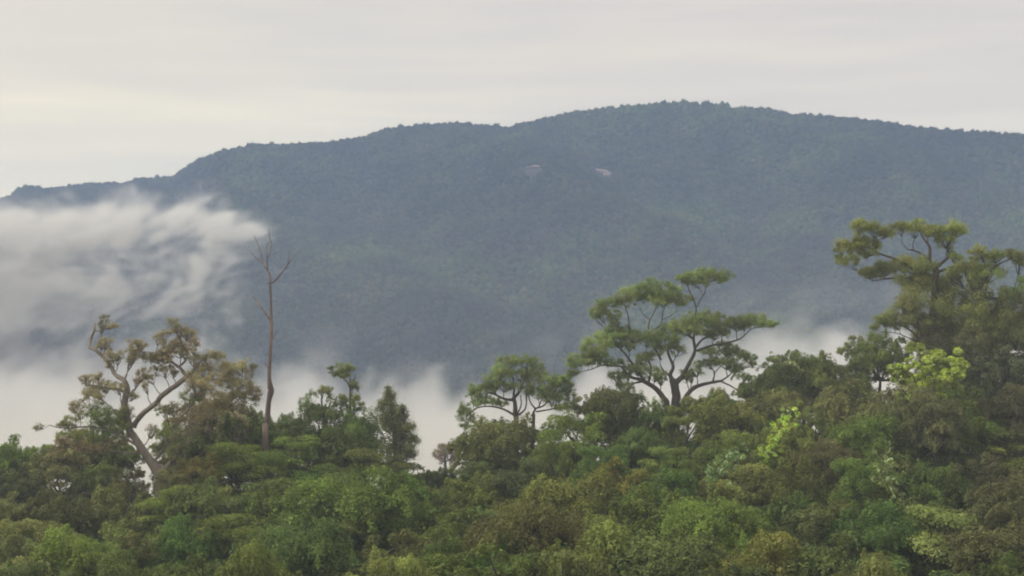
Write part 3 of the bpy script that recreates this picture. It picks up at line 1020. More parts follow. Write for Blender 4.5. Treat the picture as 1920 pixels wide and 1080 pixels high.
# --- great spreading umbrella tree
hero('umbrella_tree', 242, (1266, 775),
     [[(1266, 775, 13), (1268, 744, 11), (1265, 724, 11), (1262, 712, 10)],
      [(1252, 775, 8), (1244, 747, 7), (1229, 728, 6.4), (1211, 717, 5.4), (1196, 710, 4.6)],
      [(1275, 770, 8), (1290, 738, 6), (1308, 724, 4.8), (1334, 717, 4), (1354, 714, 3.2)]],
     [[(1262, 714, 7), (1257, 703, 5.5), (1262, 687, 4.2), (1255, 669, 3.4), (1250, 650, 2.2), (1245, 635, 1.4)],
      [(1266, 720, 8), (1280, 705, 6.2), (1292, 682, 5), (1303, 658, 4.4), (1300, 636, 3.4), (1303, 600, 2.2), (1305, 575, 1.8), (1292, 544, 1.2), (1285, 528, .8)],
      [(1305, 578, 1.6), (1313, 562, 1.4), (1321, 550, 1.3), (1324, 534, .8)], [(1305, 650, 3.2), (1318, 636, 2.4), (1334, 629, 1.8), (1350, 612, 1)],
      [(1306, 658, 3.4), (1334, 648, 2.9), (1354, 645, 2.5), (1375, 640, 2.2), (1391, 633, 1.7), (1409, 617, 1.2), (1428, 613, .7)],
      [(1196, 711, 4.4), (1180, 706, 3.6), (1169, 693, 3.2), (1163, 687, 2.6), (1146, 686, 2.2), (1128, 685, 2), (1110, 692, 1.4), (1090, 697, .8)],
      [(1208, 714, 4.6), (1190, 688, 3.8), (1174, 666, 3), (1161, 651, 2.2), (1150, 636, 1.3)], [(1216, 716, 3.4), (1221, 692, 2.6), (1215, 672, 1.6)],
      [(1202, 716, 2.8), (1187, 720, 2.6), (1178, 735, 2.4), (1180, 747, 2), (1164, 744, 1.5), (1146, 741, .9)],
      [(1352, 714, 2.6), (1366, 705, 2), (1372, 698, 1.2)], [(1354, 716, 2.4), (1376, 727, 1.8), (1396, 744, 1)],
      [(1336, 716, 2.2), (1340, 698, 1.7), (1328, 684, 1.1)], [(1340, 699, 1.4), (1350, 688, 1.1), (1362, 678, .8)],
      [(1190, 655, 2.2), (1181, 622, 1.9), (1178, 594, 1.6), (1172, 575, .9)], [(1240, 675, 2.6), (1222, 642, 2.3), (1216, 617, 2.1), (1219, 600, 1.8), (1230, 578, 1.1), (1234, 560, .7)],
      [(1218, 600, 1.3), (1205, 588, 1), (1197, 575, .6)], [(1222, 620, 1.9), (1239, 609, 1.7), (1243, 588, 1.3), (1248, 570, .8)], [(1241, 600, 1.2), (1256, 593, 1), (1271, 582, .6)],
      [(1257, 706, 3), (1245, 696, 2.2), (1238, 685, 1.4)]],
     [(1332, 514, 20, 9), (1306, 514, 22, 8), (1282, 521, 18, 8), (1345, 524, 9, 6), (1300, 528, 18, 6),
      (1127, 580, 15, 11), (1119, 591, 10, 7), (1145, 566, 19, 8), (1170, 562, 17, 9), (1200, 548, 20, 10), (1230, 536, 24, 11), (1256, 546, 22, 11), (1276, 560, 20, 10), (1150, 592, 13, 10),
      (1246, 562, 18, 9), (1216, 557, 16, 7), (1150, 608, 8, 8), (1124, 640, 20, 11), (1108, 657, 16, 10), (1087, 672, 18, 8), (1074, 682, 9, 5), (1146, 629, 22, 10), (1166, 622, 18, 8),
      (1187, 630, 16, 9), (1103, 673, 16, 9), (1181, 645, 11, 8), (1146, 678, 20, 6), (1121, 662, 14, 9), (1214, 631, 16, 9), (1245, 633, 22, 12), (1235, 652, 16, 11), (1261, 614, 13, 8),
      (1276, 609, 22, 11), (1300, 600, 22, 12), (1325, 595, 18, 11), (1292, 619, 24, 8), (1350, 604, 22, 12), (1336, 622, 20, 9), (1375, 604, 17, 9), (1405, 597, 18, 8), (1426, 605, 16, 6),
      (1390, 609, 12, 6), (1439, 608, 6, 4), (1272, 652, 13, 9), (1345, 659, 20, 7), (1371, 654, 13, 6), (1386, 664, 16, 6), (1404, 670, 12, 7), (1410, 681, 6, 6), (1330, 679, 13, 7),
      (1360, 679, 16, 6), (1381, 690, 14, 6), (1356, 645, 11, 5), (1306, 689, 10, 9), (1296, 705, 9, 7), (1215, 667, 12, 5), (1196, 690, 18, 9), (1226, 700, 14, 10), (1241, 711, 9, 7),
      (1176, 700, 8, 8), (1158, 704, 13, 8), (1166, 720, 10, 6), (1205, 672, 10, 6), (1286, 700, 8, 9), (1162, 646, 10, 6)],
     'sage', M_BARK, 'great spreading tree right of centre with flat umbrella crowns and many dark curved limbs', seed=31, fat=1.45, thin=0.72, dens=0.9, full=1.45)

# --- tall creeper-clad tree, right
hero('creeper_clad_tree', 226, (1748, 690),
     [[(1748, 690, 8), (1747, 650, 8), (1750, 585, 7.5), (1754, 530, 7), (1755, 502, 6)]],
     [[(1752, 506, 6), (1744, 488, 4), (1743, 465, 3.2), (1736, 454, 2.6), (1728, 442, 1.4), (1722, 430, .8)], [(1742, 486, 2.6), (1727, 475, 2), (1712, 469, 1.6), (1702, 468, 1)],
      [(1757, 500, 5), (1768, 491, 3.4), (1778, 480, 3), (1777, 462, 2), (1782, 440, 1.2)], [(1750, 520, 5), (1716, 505, 3.8), (1695, 494, 3.2), (1674, 484, 2.5), (1648, 475, 2), (1625, 462, 1.3), (1600, 455, .8)],
      [(1748, 540, 4), (1700, 520, 3), (1682, 521, 2.3), (1661, 523, 1.8), (1636, 527, 1)], [(1640, 474, 1.6), (1645, 455, 1.2), (1640, 435, .7)],
      [(1745, 655, 4), (1729, 640, 3), (1711, 623, 2.2), (1695, 612, 1.6), (1668, 600, .9)], [(1731, 645, 2.2), (1727, 625, 1.6), (1718, 598, 1)], [(1720, 640, 1.6), (1700, 632, 1.2), (1682, 625, .9), (1655, 622, .6)],
      [(1756, 510, 4), (1790, 500, 3), (1815, 492, 1.8)]],
     [(1615, 424, 15, 10), (1640, 429, 18, 10), (1660, 435, 14, 8), (1590, 461, 18, 12), (1610, 459, 20, 12), (1574, 474, 7, 10), (1636, 456, 14, 9), (1605, 488, 16, 9), (1628, 474, 14, 8),
      (1692, 424, 14, 7), (1722, 425, 15, 10), (1740, 430, 12, 9), (1765, 430, 18, 11), (1789, 428, 17, 11), (1807, 433, 9, 7), (1776, 450, 15, 10), (1650, 508, 20, 10), (1668, 503, 22, 12),
      (1640, 513, 10, 8), (1700, 490, 16, 10), (1722, 500, 26, 14), (1790, 482, 10, 9), (1712, 528, 26, 18), (1746, 532, 28, 22), (1700, 562, 20, 18), (1740, 574, 28, 22), (1722, 597, 24, 12),
      (1682, 590, 18, 11), (1662, 600, 16, 10), (1645, 612, 9, 7), (1690, 608, 20, 7), (1770, 545, 22, 18), (1784, 570, 22, 18), (1745, 610, 22, 16, 'dusk'), (1765, 600, 18, 16, 'brown'), (1750, 640, 22, 20, 'dusk'), (1775, 635, 20, 20, 'brown'), (1735, 665, 16, 16, 'dusk'), (1765, 670, 22, 20, 'dusk'), (1750, 700, 24, 18, 'brown'), (1800, 610, 20, 20)],
     'khaki', M_BARK, 'tall creeper-clad tree on the right with loose olive tufts reaching left from a forked top', seed=41, scallop=0.27, fat=1.45, thin=0.85, dens=0.9, full=1.4)

hero('leaning_crown_tree', 222, (1840, 640),
     [[(1840, 640, 6), (1836, 600, 5.5), (1832, 560, 5), (1838, 530, 4)]],
     [[(1836, 545, 4), (1850, 520, 3), (1865, 500, 2), (1895, 485, 1)], [(1834, 550, 4), (1815, 525, 2.5), (1808, 505, 1.6)], [(1838, 556, 4), (1870, 560, 3), (1900, 548, 1.6)]],
     [(1840, 474, 18, 9), (1865, 478, 18, 9), (1894, 480, 16, 10), (1906, 492, 9, 9), (1821, 499, 22, 12), (1850, 508, 26, 13), (1800, 520, 18, 13), (1830, 540, 28, 17), (1868, 560, 28, 15),
      (1905, 545, 24, 16, 'green'), (1850, 580, 32, 17), (1895, 590, 30, 17), (1820, 588, 22, 17), (1935, 570, 26, 18), (1840, 612, 30, 16, 'brown'), (1880, 625, 30, 18, 'brown'), (1820, 640, 28, 20, 'dusk'), (1860, 655, 28, 20, 'brown'), (1840, 680, 26, 18, 'dusk')],
     'khaki', M_BARK, 'broad khaki crowned tree at the right edge beside the creeper-clad tree', seed=43, scallop=0.28, fat=1.45, dens=1.2)

# --- dark twin-peaked conical tree
hero('twin_peaked_tree', 229, (746, 900),
     [[(746, 900, 7), (743, 860, 6), (740, 820, 4.5), (734, 775, 3), (729, 730, 1.2)]],
     [[(745, 870, 4), (752, 830, 3), (757, 790, 2), (756, 760, 1)]],
     [(728, 729, 5, 6), (727, 740, 9, 8), (736, 744, 8, 7), (720, 752, 9, 7), (733, 756, 10, 7), (722, 767, 10, 9), (741, 770, 9, 9), (717, 784, 9, 10), (735, 785, 11, 10), (756, 763, 5, 7), (758, 774, 9, 8),
      (751, 786, 9, 9), (728, 800, 12, 10), (745, 800, 13, 10), (766, 797, 11, 9), (755, 812, 13, 11), (772, 822, 10, 8), (762, 834, 15, 9), (740, 822, 14, 12), (766, 850, 10, 10), (750, 855, 12, 14),
      (732, 845, 13, 13), (752, 878, 12, 12), (735, 872, 12, 12)],
     'dusk', M_BARK, 'dark narrow tree with two ragged peaks standing beside the bright mist', seed=51, scallop=0.5, leaf=0.24, up=0.1)

hero('slender_tree', 238, (656, 830),
     [[(656, 830, 4), (656, 790, 3), (657, 757, 2.2), (657, 728, 1.7), (656, 714, 1.2)]],
     [[(657, 728, 1.2), (648, 712, .9), (636, 704, .6)], [(657, 724, 1), (664, 712, .8), (668, 700, .5)], [(657, 756, 1.4), (668, 750, 1), (675, 745, .6)]],
     [(642, 689, 14, 7), (656, 693, 11, 7), (628, 699, 9, 5), (642, 703, 12, 5), (663, 719, 7, 7), (620, 690, 6, 3), (671, 728, 4, 3), (655, 744, 15, 5), (670, 757, 11, 9), (645, 750, 7, 5), (660, 765, 12, 10, 'deep')],
     'olive', M_BARK, 'slim tree with a thin wispy top rising above the dense green crown', seed=61, dens=0.7)
hero('small_leaning_tree', 239, (612, 790),
     [[(612, 790, 2.6), (605, 765, 2), (603, 750, 1.6), (604, 740, 1)]],
     [[(608, 775, 1.6), (620, 755, 1.2), (618, 740, .8)]],
     [(612, 728, 10, 6), (619, 735, 6, 6), (602, 735, 4, 4), (606, 731, 6, 5)],
     'brown', M_BARK, 'little brown topped tree on two stems poking out left of the slim wispy tree', seed=62, leaf=0.22)
hero('lacy_tree', 262, (1462, 720),
     [[(1462, 720, 2), (1462, 695, 1.3), (1462, 682, 1)]],
     [[(1462, 686, .9), (1450, 678, .6), (1444, 675, .4)], [(1462, 684, .8), (1472, 677, .5)]],
     [(1444, 674, 6, 4), (1456, 670, 6, 4), (1464, 669, 8, 4), (1473, 673, 6, 3), (1466, 677, 6, 2)],
     'bluish', M_BARK, 'tiny lacy treetop standing alone against the mist on the right skyline', seed=63, leaf=0.22)
hero('lacy_tree', 240, (1605, 690),
     [[(1605, 690, 3), (1602, 665, 2), (1603, 650, 1.2)]],
     [[(1603, 655, 1.3), (1590, 656, .9), (1576, 660, .6)], [(1603, 650, 1), (1598, 640, .8), (1605, 634, .5)]],
     [(1583, 654, 11, 5), (1604, 634, 11, 5), (1595, 644, 9, 4), (1574, 661, 6, 4), (1615, 643, 7, 7), (1598, 660, 8, 4)],
     'brown', M_BARK, 'lacy open crown on the skyline left of the bright lime tree', seed=64, leaf=0.24)
hero('misty_tree', 430, (835, 880),
     [[(835, 880, 3), (834, 868, 2.2), (835, 855, 1.6)]],
     [[(834, 868, 1.4), (822, 855, .9)], [(836, 866, 1.4), (850, 855, .9)]],
     [(823, 848, 10, 8), (840, 842, 13, 8), (851, 849, 9, 7), (833, 837, 10, 5), (817, 856, 5, 6), (856, 859, 6, 6), (838, 853, 14, 8), (826, 860, 5, 6), (848, 863, 5, 6)],
     'pink', M_BARK, 'faint pinkish tree dissolving in the mist at the gap in the skyline', seed=65, leaf=0.4)

# ------------------------------------------------------------------ canopy trees of the near hillside
TREES = [
    (150, 812, 48, 'dome', 'khaki', 'rounded khaki crown at the left foot of the gnarled tree'),
    (212, 806, 44, 'dome', 'green', 'rounded green crown behind the gnarled trunk'),
    (338, 792, 46, 'dome', 'olive', 'rounded olive crown right of the gnarled trunk'),
    (410, 742, 58, 'dome', 'tawny', 'khaki dome under the right boughs of the gnarled tree'),
    (365, 815, 40, 'dome', 'brown', 'brownish crown under the right boughs of the gnarled tree'),
    (490, 795, 46, 'dome', 'green', 'green crown wrapped round the foot of the dead tree'),
    # left
    (18, 822, 46, 'dome', 'bright', 'yellow-green crown at the left edge of the skyline'),
    (20, 868, 42, 'ragged', 'dark', 'dark crown under the yellow-green one at the left edge'),
    (75, 842, 34, 'dome', 'bright', 'small yellow-green crown where the skyline dips at the left'),
    (112, 858, 58, 'drape', 'brown', 'brown-green crown hung with creepers left of the giant gnarled tree'),
    (185, 868, 46, 'dome', 'green', 'dense green crown beneath the gnarled tree, on its left'),
    (240, 872, 34, 'ragged', 'dusk', 'dull brownish crown just left of the gnarled trunk'),
    (115, 930, 56, 'dome', 'dark', 'grey-green rounded crown low at the left'),
    (215, 922, 62, 'dome', 'brown', 'rusty olive crown left of the pale trunk'),
    (15, 928, 40, 'dome', 'khaki', 'khaki crown halfway down the left edge'),
    (62, 985, 56, 'drape', 'khaki', 'khaki crown with drooping sprays at lower left'),
    (140, 1006, 60, 'dome', 'bright', 'fresh green crown near the bottom left'),
    (225, 1000, 50, 'ragged', 'brown', 'thin brown crown in front of the pale trunk, near the bottom'),
    (45, 1052, 60, 'dome', 'bluish', 'bluish green crown in the bottom left corner'),
    (330, 912, 52, 'tier', 'bright', 'bright green ledge of leaves right of the pale trunk'),
    (375, 862, 38, 'drape', 'rust', 'rusty brown shaggy crown right of the gnarled tree'),
    (322, 858, 26, 'drape', 'brown', 'brown creeper mound at the fork of the gnarled tree'),
    (432, 766, 66, 'dome', 'green', 'green dome behind and left of the dead tree'),
    (538, 782, 38, 'dome', 'green', 'small dark green crown right of the dead trunk'),
    (455, 828, 70, 'tier', 'bright', 'wide tiered yellow-green crown in front of the dead tree'),
    (560, 820, 80, 'tier', 'green', 'broad tiered green crown between the dead tree and the bushy crown'),
    (385, 900, 50, 'dome', 'bluish', 'shaded bluish crown below the rusty shaggy one'),
    (415, 962, 66, 'tier', 'green', 'flat tiered green crown low left of centre'),
    (350, 985, 54, 'dome', 'deep', 'deep green crown beside the foot of the pale trunk'),
    (505, 900, 72, 'tier', 'bluish', 'bluish tiered crown left of the big dome'),
    (600, 742, 50, 'tall', 'deep', 'bushy upright green crown under the little brown topped tree'),
    (672, 764, 56, 'tall', 'deep', 'green crown between the slim wispy tree and the twin-peaked tree'),
    (640, 792, 66, 'dome', 'deep', 'wide green crown under the bushy upright crown'),
    (700, 842, 66, 'tier', 'olive', 'yellowish tiered crown at the foot of the twin-peaked tree'),
    (640, 892, 118, 'great', 'green', 'very large layered green dome left of centre'),
    (745, 905, 76, 'dome', 'green', 'green crown leaning right of the very large layered dome'),
    (560, 985, 92, 'great', 'bluish', 'dark bluish crown below the very large dome'),
    (690, 985, 84, 'ragged', 'dark', 'dark hollow looking crown below and right of the very large dome'),
    (455, 1040, 70, 'dome', 'green', 'green crown cut by the bottom edge, left of centre'),
    (350, 1050, 64, 'dome', 'deep', 'deep green crown at the bottom edge by the pale trunk line'),
    (250, 1052, 56, 'dome', 'dark', 'dark crown at the bottom edge near the lower left'),
    (735, 1040, 60, 'dome', 'pale', 'pale yellowish crown tip at the bottom edge'),
    (1885, 578, 66, 'dome', 'olive', 'dense olive crown at the right edge below the broad khaki crown'),
    (1822, 596, 58, 'dome', 'khaki', 'dense khaki crown between the creeper-clad tree and the right edge'),
    (1768, 610, 46, 'drape', 'brown', 'brown draped crown round the trunk of the creeper-clad tree'),
    # centre
    (790, 878, 34, 'dome', 'green', 'small green crown in the gap right of the twin-peaked tree'),
    (832, 882, 30, 'dome', 'dusk', 'small brownish crown below the faint misty tree'),
    (893, 868, 44, 'tier', 'dark', 'dark flat crown right of the faint misty tree'),
    (938, 782, 76, 'dome', 'brown', 'big brownish dome under the round crowned tree'),
    (880, 905, 70, 'dome', 'olive', 'olive crown with yellow bumps below the brownish dome'),
    (820, 935, 66, 'dome', 'green', 'green rounded crown below the skyline gap'),
    (885, 960, 60, 'dome', 'green', 'second green rounded crown below the skyline gap, to the right'),
    (985, 870, 60, 'dome', 'dusk', 'shaded brown crown right under the big brownish dome'),
    (1090, 776, 70, 'drape', 'bright', 'bright green crown with hanging creepers left of the great spreading tree'),
    (1150, 724, 58, 'dome', 'bluish', 'greyish green crown beneath the left limbs of the great spreading tree'),
    (1110, 735, 30, 'ragged', 'olive', 'small open olive crown at the left foot of the great spreading tree'),
    (1215, 752, 62, 'dome', 'bluish', 'bluish crown directly under the great spreading tree'),
    (1290, 758, 52, 'drape', 'olive', 'olive crown with creepers at the base of the great spreading tree'),
    (1195, 808, 38, 'dome', 'deep', 'small dark green tuft below the great spreading tree'),
    (1130, 842, 54, 'drape', 'deep', 'deep green draped crown left of centre right'),
    (1045, 828, 54, 'drape', 'green', 'green draped crown right of the shaded brown crown'),
    (1155, 864, 58, 'dome', 'rust', 'orange-brown crown in the middle of the forest'),
    (1250, 836, 68, 'tier', 'olive', 'olive flat topped crown right of the orange-brown one'),
    (1250, 895, 66, 'dome', 'deep', 'shaded green crown below the olive flat topped one'),
    (1060, 890, 96, 'dome', 'olive', 'large olive crown left and below the orange-brown one'),
    (1010, 955, 108, 'great', 'dark', 'large dark olive crown in the bottom centre'),
    (1215, 925, 78, 'dome', 'green', 'light green crown below the orange-brown one'),
    (1150, 990, 84, 'dome', 'olive', 'olive crown near the bottom, right of centre'),
    (900, 1030, 84, 'dome', 'green', 'green crown at the bottom edge left of the large dark olive crown'),
    (820, 1030, 60, 'dome', 'bluish', 'bluish crown at the bottom edge under the green rounded crowns'),
    (1260, 1000, 84, 'dome', 'bluish', 'bluish green crown near the bottom right of centre'),
    (1080, 1045, 80, 'ragged', 'dark', 'dark thin crown at the bottom edge in the centre'),
    # right
    (1365, 744, 66, 'dome', 'olive', 'olive rounded crown right of the great spreading tree'),
    (1345, 738, 34, 'dome', 'bluish', 'small bluish crown under the right limb of the great spreading tree'),
    (1432, 686, 46, 'dome', 'bluish', 'bluish crown under the tiny lacy treetop'),
    (1505, 668, 48, 'dome', 'bluish', 'smooth grey-green crown on the right skyline'),
    (1455, 728, 58, 'dome', 'khaki', 'yellow-brown crown on the right slope'),
    (1545, 674, 62, 'dome', 'olive', 'olive crown rising right of the smooth grey-green one'),
    (1650, 630, 54, 'dome', 'green', 'dense green crown left of the bright lime tree'),
    (1600, 718, 62, 'dome', 'brown', 'brownish crown below left of the bright lime tree'),
    (1530, 748, 60, 'ragged', 'olive', 'open olive crown in the middle of the right slope'),
    (1690, 742, 60, 'dome', 'brown', 'brown crown directly below the bright lime tree'),
    (1460, 808, 66, 'drape', 'olive', 'olive crown that carries the slanting lime creeper'),
    (1385, 820, 60, 'drape', 'green', 'green draped crown left of the slanting lime creeper'),
    (1395, 868, 72, 'dome', 'khaki', 'knobbly yellowish crown below the slanting lime creeper'),
    (1500, 876, 66, 'dome', 'olive', 'knobbly olive crown right of the yellowish one'),
    (1560, 830, 48, 'dome', 'dusk', 'dark shaded crown left of the big green creeper mound'),
    (1665, 786, 94, 'great', 'green', 'big billowing green crown on the right slope'),
    (1790, 756, 88, 'drape', 'green', 'big creeper-draped crown up and right of the big billowing one'),
    (1795, 660, 60, 'dome', 'bluish', 'shaded bluish crown right of the bright lime tree'),
    (1870, 660, 62, 'drape', 'dusk', 'dark brown draped crown near the right edge under the khaki tree'),
    (1905, 730, 56, 'dome', 'dusk', 'dark brown crown at the right edge, halfway up the forest'),
    (1620, 868, 58, 'drape', 'deep', 'green draped crown left of the white spotted creeper'),
    (1760, 872, 62, 'dome', 'deep', 'deep green bumpy crown right of the white spotted creeper'),
    (1850, 850, 60, 'ragged', 'dusk', 'dim thin crown between the deep green one and the right edge'),
    (1895, 900, 60, 'dome', 'dusk', 'dim brown crown at the lower right edge'),
    (1755, 952, 98, 'tier', 'pale', 'pale green layered dome at the lower right'),
    (1640, 950, 64, 'dome', 'deep', 'deep green crown left of the pale layered dome'),
    (1335, 942, 92, 'great', 'olive', 'olive crown low on the right, left of the dark hollow'),
    (1480, 950, 84, 'ragged', 'dark', 'dark hollow crown low on the right'),
    (1560, 1010, 80, 'dome', 'dark', 'dark crown left below the pale layered dome'),
    (1420, 1020, 80, 'dome', 'olive', 'olive crown at the bottom edge on the right'),
    (1860, 985, 70, 'dome', 'dusk', 'dim crown right of the pale layered dome'),
    (1900, 1050, 60, 'dome', 'green', 'green crown in the bottom right corner'),
    (1650, 1055, 60, 'dome', 'brown', 'brown crown at the bottom edge left of the pale dome'),
    (1340, 1050, 70, 'dome', 'dark', 'dark olive crown at the bottom edge right of centre'),
]
for px, py, rpx, kd, cl, lb in TREES:
    tree(px, py, rpx * (1.0 + 0.36 * min(1, max(0, (py - 860) / 150))), kd, cl, lb)
tree(1730, 640, 66, 'broad', 'lime', 'bright lime tree with big shiny leaves on the right slope', D=207, name='lime_leaved_tree', tall=0.80)
tree(1752, 738, 54, 'dome', 'dusk', 'dim brownish crown just under the bright lime tree', D=199)
tree(318, 882, 26, 'drape', 'brown', 'small brown shaggy crown in front of the fork of the gnarled tree', D=212)

# lesser trees showing between the others: which of the grid positions are seen, and where
SEEN = {
    24: ('', 'just below and left of the khaki crown at lower left'),
    26: ('', 'well right of the fresh green crown at lower left'),
    30: ('small ', 'well below the orange-brown crown'),
    33: ('large ', 'below the pale layered dome'),
    34: ('small ', 'just below the pale layered dome'),
    37: ('small ', 'below and left of the khaki crown at lower left'),
    38: ('small ', 'just below and right of the fresh green crown'),
    43: ('', 'just below and left of the large dark olive crown'),
    44: ('small ', 'well right of the large dark olive crown'),
    45: ('', 'well below the slanting lime creeper'),
    47: ('large ', 'just above the pale layered dome'),
    51: ('small ', 'just below and left of the khaki crown at lower left'),
    52: ('small ', 'right of the fresh green crown at lower left'),
    53: ('large ', 'well right of the fresh green crown at lower left'),
    56: ('', 'well below the faint misty tree'),
    58: ('small ', 'below the orange-brown crown'),
    60: ('large ', 'well below the slanting lime creeper'),
    61: ('', 'below and left of the white spotted creeper'),
    62: ('large ', 'just below and right of the white spotted creeper'),
    63: ('small ', 'well right of the white spotted creeper'),
    66: ('', 'just left of the khaki crown at lower left'),
    67: ('small ', 'just above and right of the fresh green crown'),
    68: ('small ', 'well below the giant gnarled tree'),
    69: ('', 'below the wide tiered crown'),
    72: ('small ', 'below and right of the faint misty tree'),
    74: ('small ', 'just below and right of the orange-brown crown'),
    77: ('', 'just left of the white spotted creeper'),
    78: ('', 'well above and right of the pale layered dome'),
    79: ('large ', 'well above and right of the pale layered dome'),
    83: ('small ', 'below the giant gnarled tree'),
    84: ('small ', 'below the wide tiered crown'),
    85: ('', 'above and left of the very large dome'),
    86: ('small ', 'just above and right of the very large dome'),
    90: ('small ', 'just right of the orange-brown crown'),
    91: ('', 'below and right of the great spreading tree'),
    92: ('', 'just right of the slanting lime creeper'),
    93: ('', 'just above the white spotted creeper'),
    94: ('', 'well below the khaki tree at the right edge'),
    95: ('small ', 'well below the khaki tree at the right edge'),
    97: ('', 'above the khaki crown at lower left'),
    98: ('', 'above and right of the khaki crown at lower left'),
    99: ('small ', 'above and right of the fresh green crown at lower left'),
    100: ('', 'just below the giant gnarled tree'),
    101: ('small ', 'just right of the wide tiered crown'),
    104: ('', 'just below and right of the faint misty tree'),
    105: ('', 'below the bright draped crown'),
    107: ('large ', 'below the great spreading tree'),
    108: ('', 'just above and left of the slanting lime creeper'),
    109: ('small ', 'well left of the bright lime tree'),
    110: ('large ', 'just below the bright lime tree'),
    111: ('', 'below and right of the bright lime tree'),
    112: ('small ', 'below and right of the khaki tree at the right edge'),
    115: ('small ', 'above and right of the khaki crown at lower left'),
    124: ('small ', 'below and left of the great spreading tree'),
    129: ('', 'below the khaki tree at the right edge'),
    178: ('small ', 'just below and right of the twin-peaked tree'),
}
COLOUR_WORD = {'green': 'plain green', 'olive': 'olive', 'dark': 'dark', 'deep': 'deep green', 'brown': 'brownish', 'bluish': 'bluish green'}
KIND_WORD = {'dome': 'rounded', 'tier': 'layered', 'ragged': 'ragged', 'drape': 'draped'}
rng = np.random.default_rng(77)
taken = []
for px, py, rpx, *_ in TREES:
    taken.append((px, py, rpx))
nfill = 0
for Y in np.arange(142, 300, 12.5):
    for X in np.arange(-0.42 * Y, 0.42 * Y, 11.5):
        x, y = X + rng.uniform(-4, 4), Y + rng.uniform(-4, 4)
        r = rng.uniform(5.4, 8.0)
        z = float(canopy(np.array([x]), np.array([y]))[0]) - rng.uniform(3.0, 5.5) - (0.14 * max(0, y - D_FAR))
        px, py = 960 + F * x / y, 540 - F * z / y
        if py < np.interp(px, SKY_X, SKY_Y) + 12:
            py = float(np.interp(px, SKY_X, SKY_Y)) + rng.uniform(12, 22)
        kd = ['dome', 'tier', 'ragged', 'drape'][rng.choice(4, p=[.45, .2, .2, .15])]
        cl = ['green', 'olive', 'dark', 'deep', 'brown', 'bluish'][rng.integers(6)]
        if nfill in SEEN:
            sz, where = SEEN[nfill]
            tree(px, py, r * F / y, kd, cl, f'{sz}{COLOUR_WORD[cl]} {KIND_WORD[kd]} crown {where}', 'lesser trees between the tall crowns', D=y,
                 name='forest_tree', seed=9000 + nfill)
        nfill += 1


# ------------------------------------------------------------------ creepers with bright leaves lying over crowns
def creeper(pts, D, colour, label, leaf=0.36, n=44, white=6, seed=1, w=9):
    rng = np.random.default_rng(seed)
    m = D / F
    O = P(pts[0][0], pts[0][1], D)
    root = empty('creeper', O)
    tag(root, label, 'creeper')
    lv = Leaves()
    tb = Tubes(5)
    path = np.array([P(a, b, D + rng.normal() * 0.4) for a, b in pts])
    tb.add(path - O + [0, 1.0, 0], np.linspace(0.10, 0.04, len(path)))
    seg = np.linspace(0, len(pts) - 1.001, n)
    for s in seg:
        i = int(s)
        t = s - i
        c_ = path[i] * (1 - t) + path[i + 1] * t + rng.normal(size=3) * [w * m * 0.9, 0.9, w * m * 0.8]
        lv.clump(c_ - O, (w * m * 0.6, 0.9, w * m * 0.5), 22, leaf * rng.uniform(.7, 1.2), rng, up=0.2, elong=1.15)
    fo = link('leaves', lv.mesh('creeper_leaves', M_BIGLEAF), root)
    fo.color = jitter_color(colour, rng)
    link('stem', tb.mesh('creeper_stem', M_BARK), root)
    if white:
        lw = Leaves()
        for s in rng.uniform(0, len(pts) - 1.001, white):
            i = int(s)
            c_ = path[i] * (1 - s + i) + path[i + 1] * (s - i) + rng.normal(size=3) * [w * m, 0.3, w * m] + [0, -1.5, 0]
            lw.clump(c_ - O, (0.2, 0.2, 0.2), 2, leaf * 1.3, rng, elong=1.6, tint=0.9)
        pw = link('glint_leaves', lw.mesh('creeper_glint', M_BIGLEAF), root)
        pw.color = (0.30, 0.38, 0.14, 1)  # glint of the leaves put into a paler colour
        pw['label'] = 'scattered leaves with a whitish glint painted into their colour'


def depth_for(px, py):
    sk = float(np.interp(px, SKY_X, SKY_Y))
    t = np.clip((py - sk) / (1070 - sk), 0, 1.1)
    return D_FAR - (D_FAR - D_NEAR) * t ** 0.95


creeper([(1490, 768), (1472, 785), (1462, 805), (1450, 825), (1442, 845), (1437, 858)], 198, 'lime', 'slanting band of lime green creeper leaves on the right slope', seed=1, w=9)
creeper([(1655, 850), (1660, 872), (1655, 890), (1664, 905), (1668, 920)], 180, 'bright', 'creeper with scattered leaves painted as white glints below the big draped crown', seed=2, white=16, w=13)
creeper([(1385, 842), (1362, 860), (1345, 878), (1335, 892)], 188, 'bright', 'yellow-green creeper patch left of the slanting lime band', seed=3, white=7, w=11)
creeper([(1445, 668), (1500, 690)], 231, 'olive', 'thin olive creeper over the crown below the tiny lacy treetop', seed=4, white=0, w=5)
creeper([(700, 905), (716, 898), (705, 915)], 184, 'bright', 'small light green sprig on the very large dome', seed=6, white=1, w=5, leaf=.4)


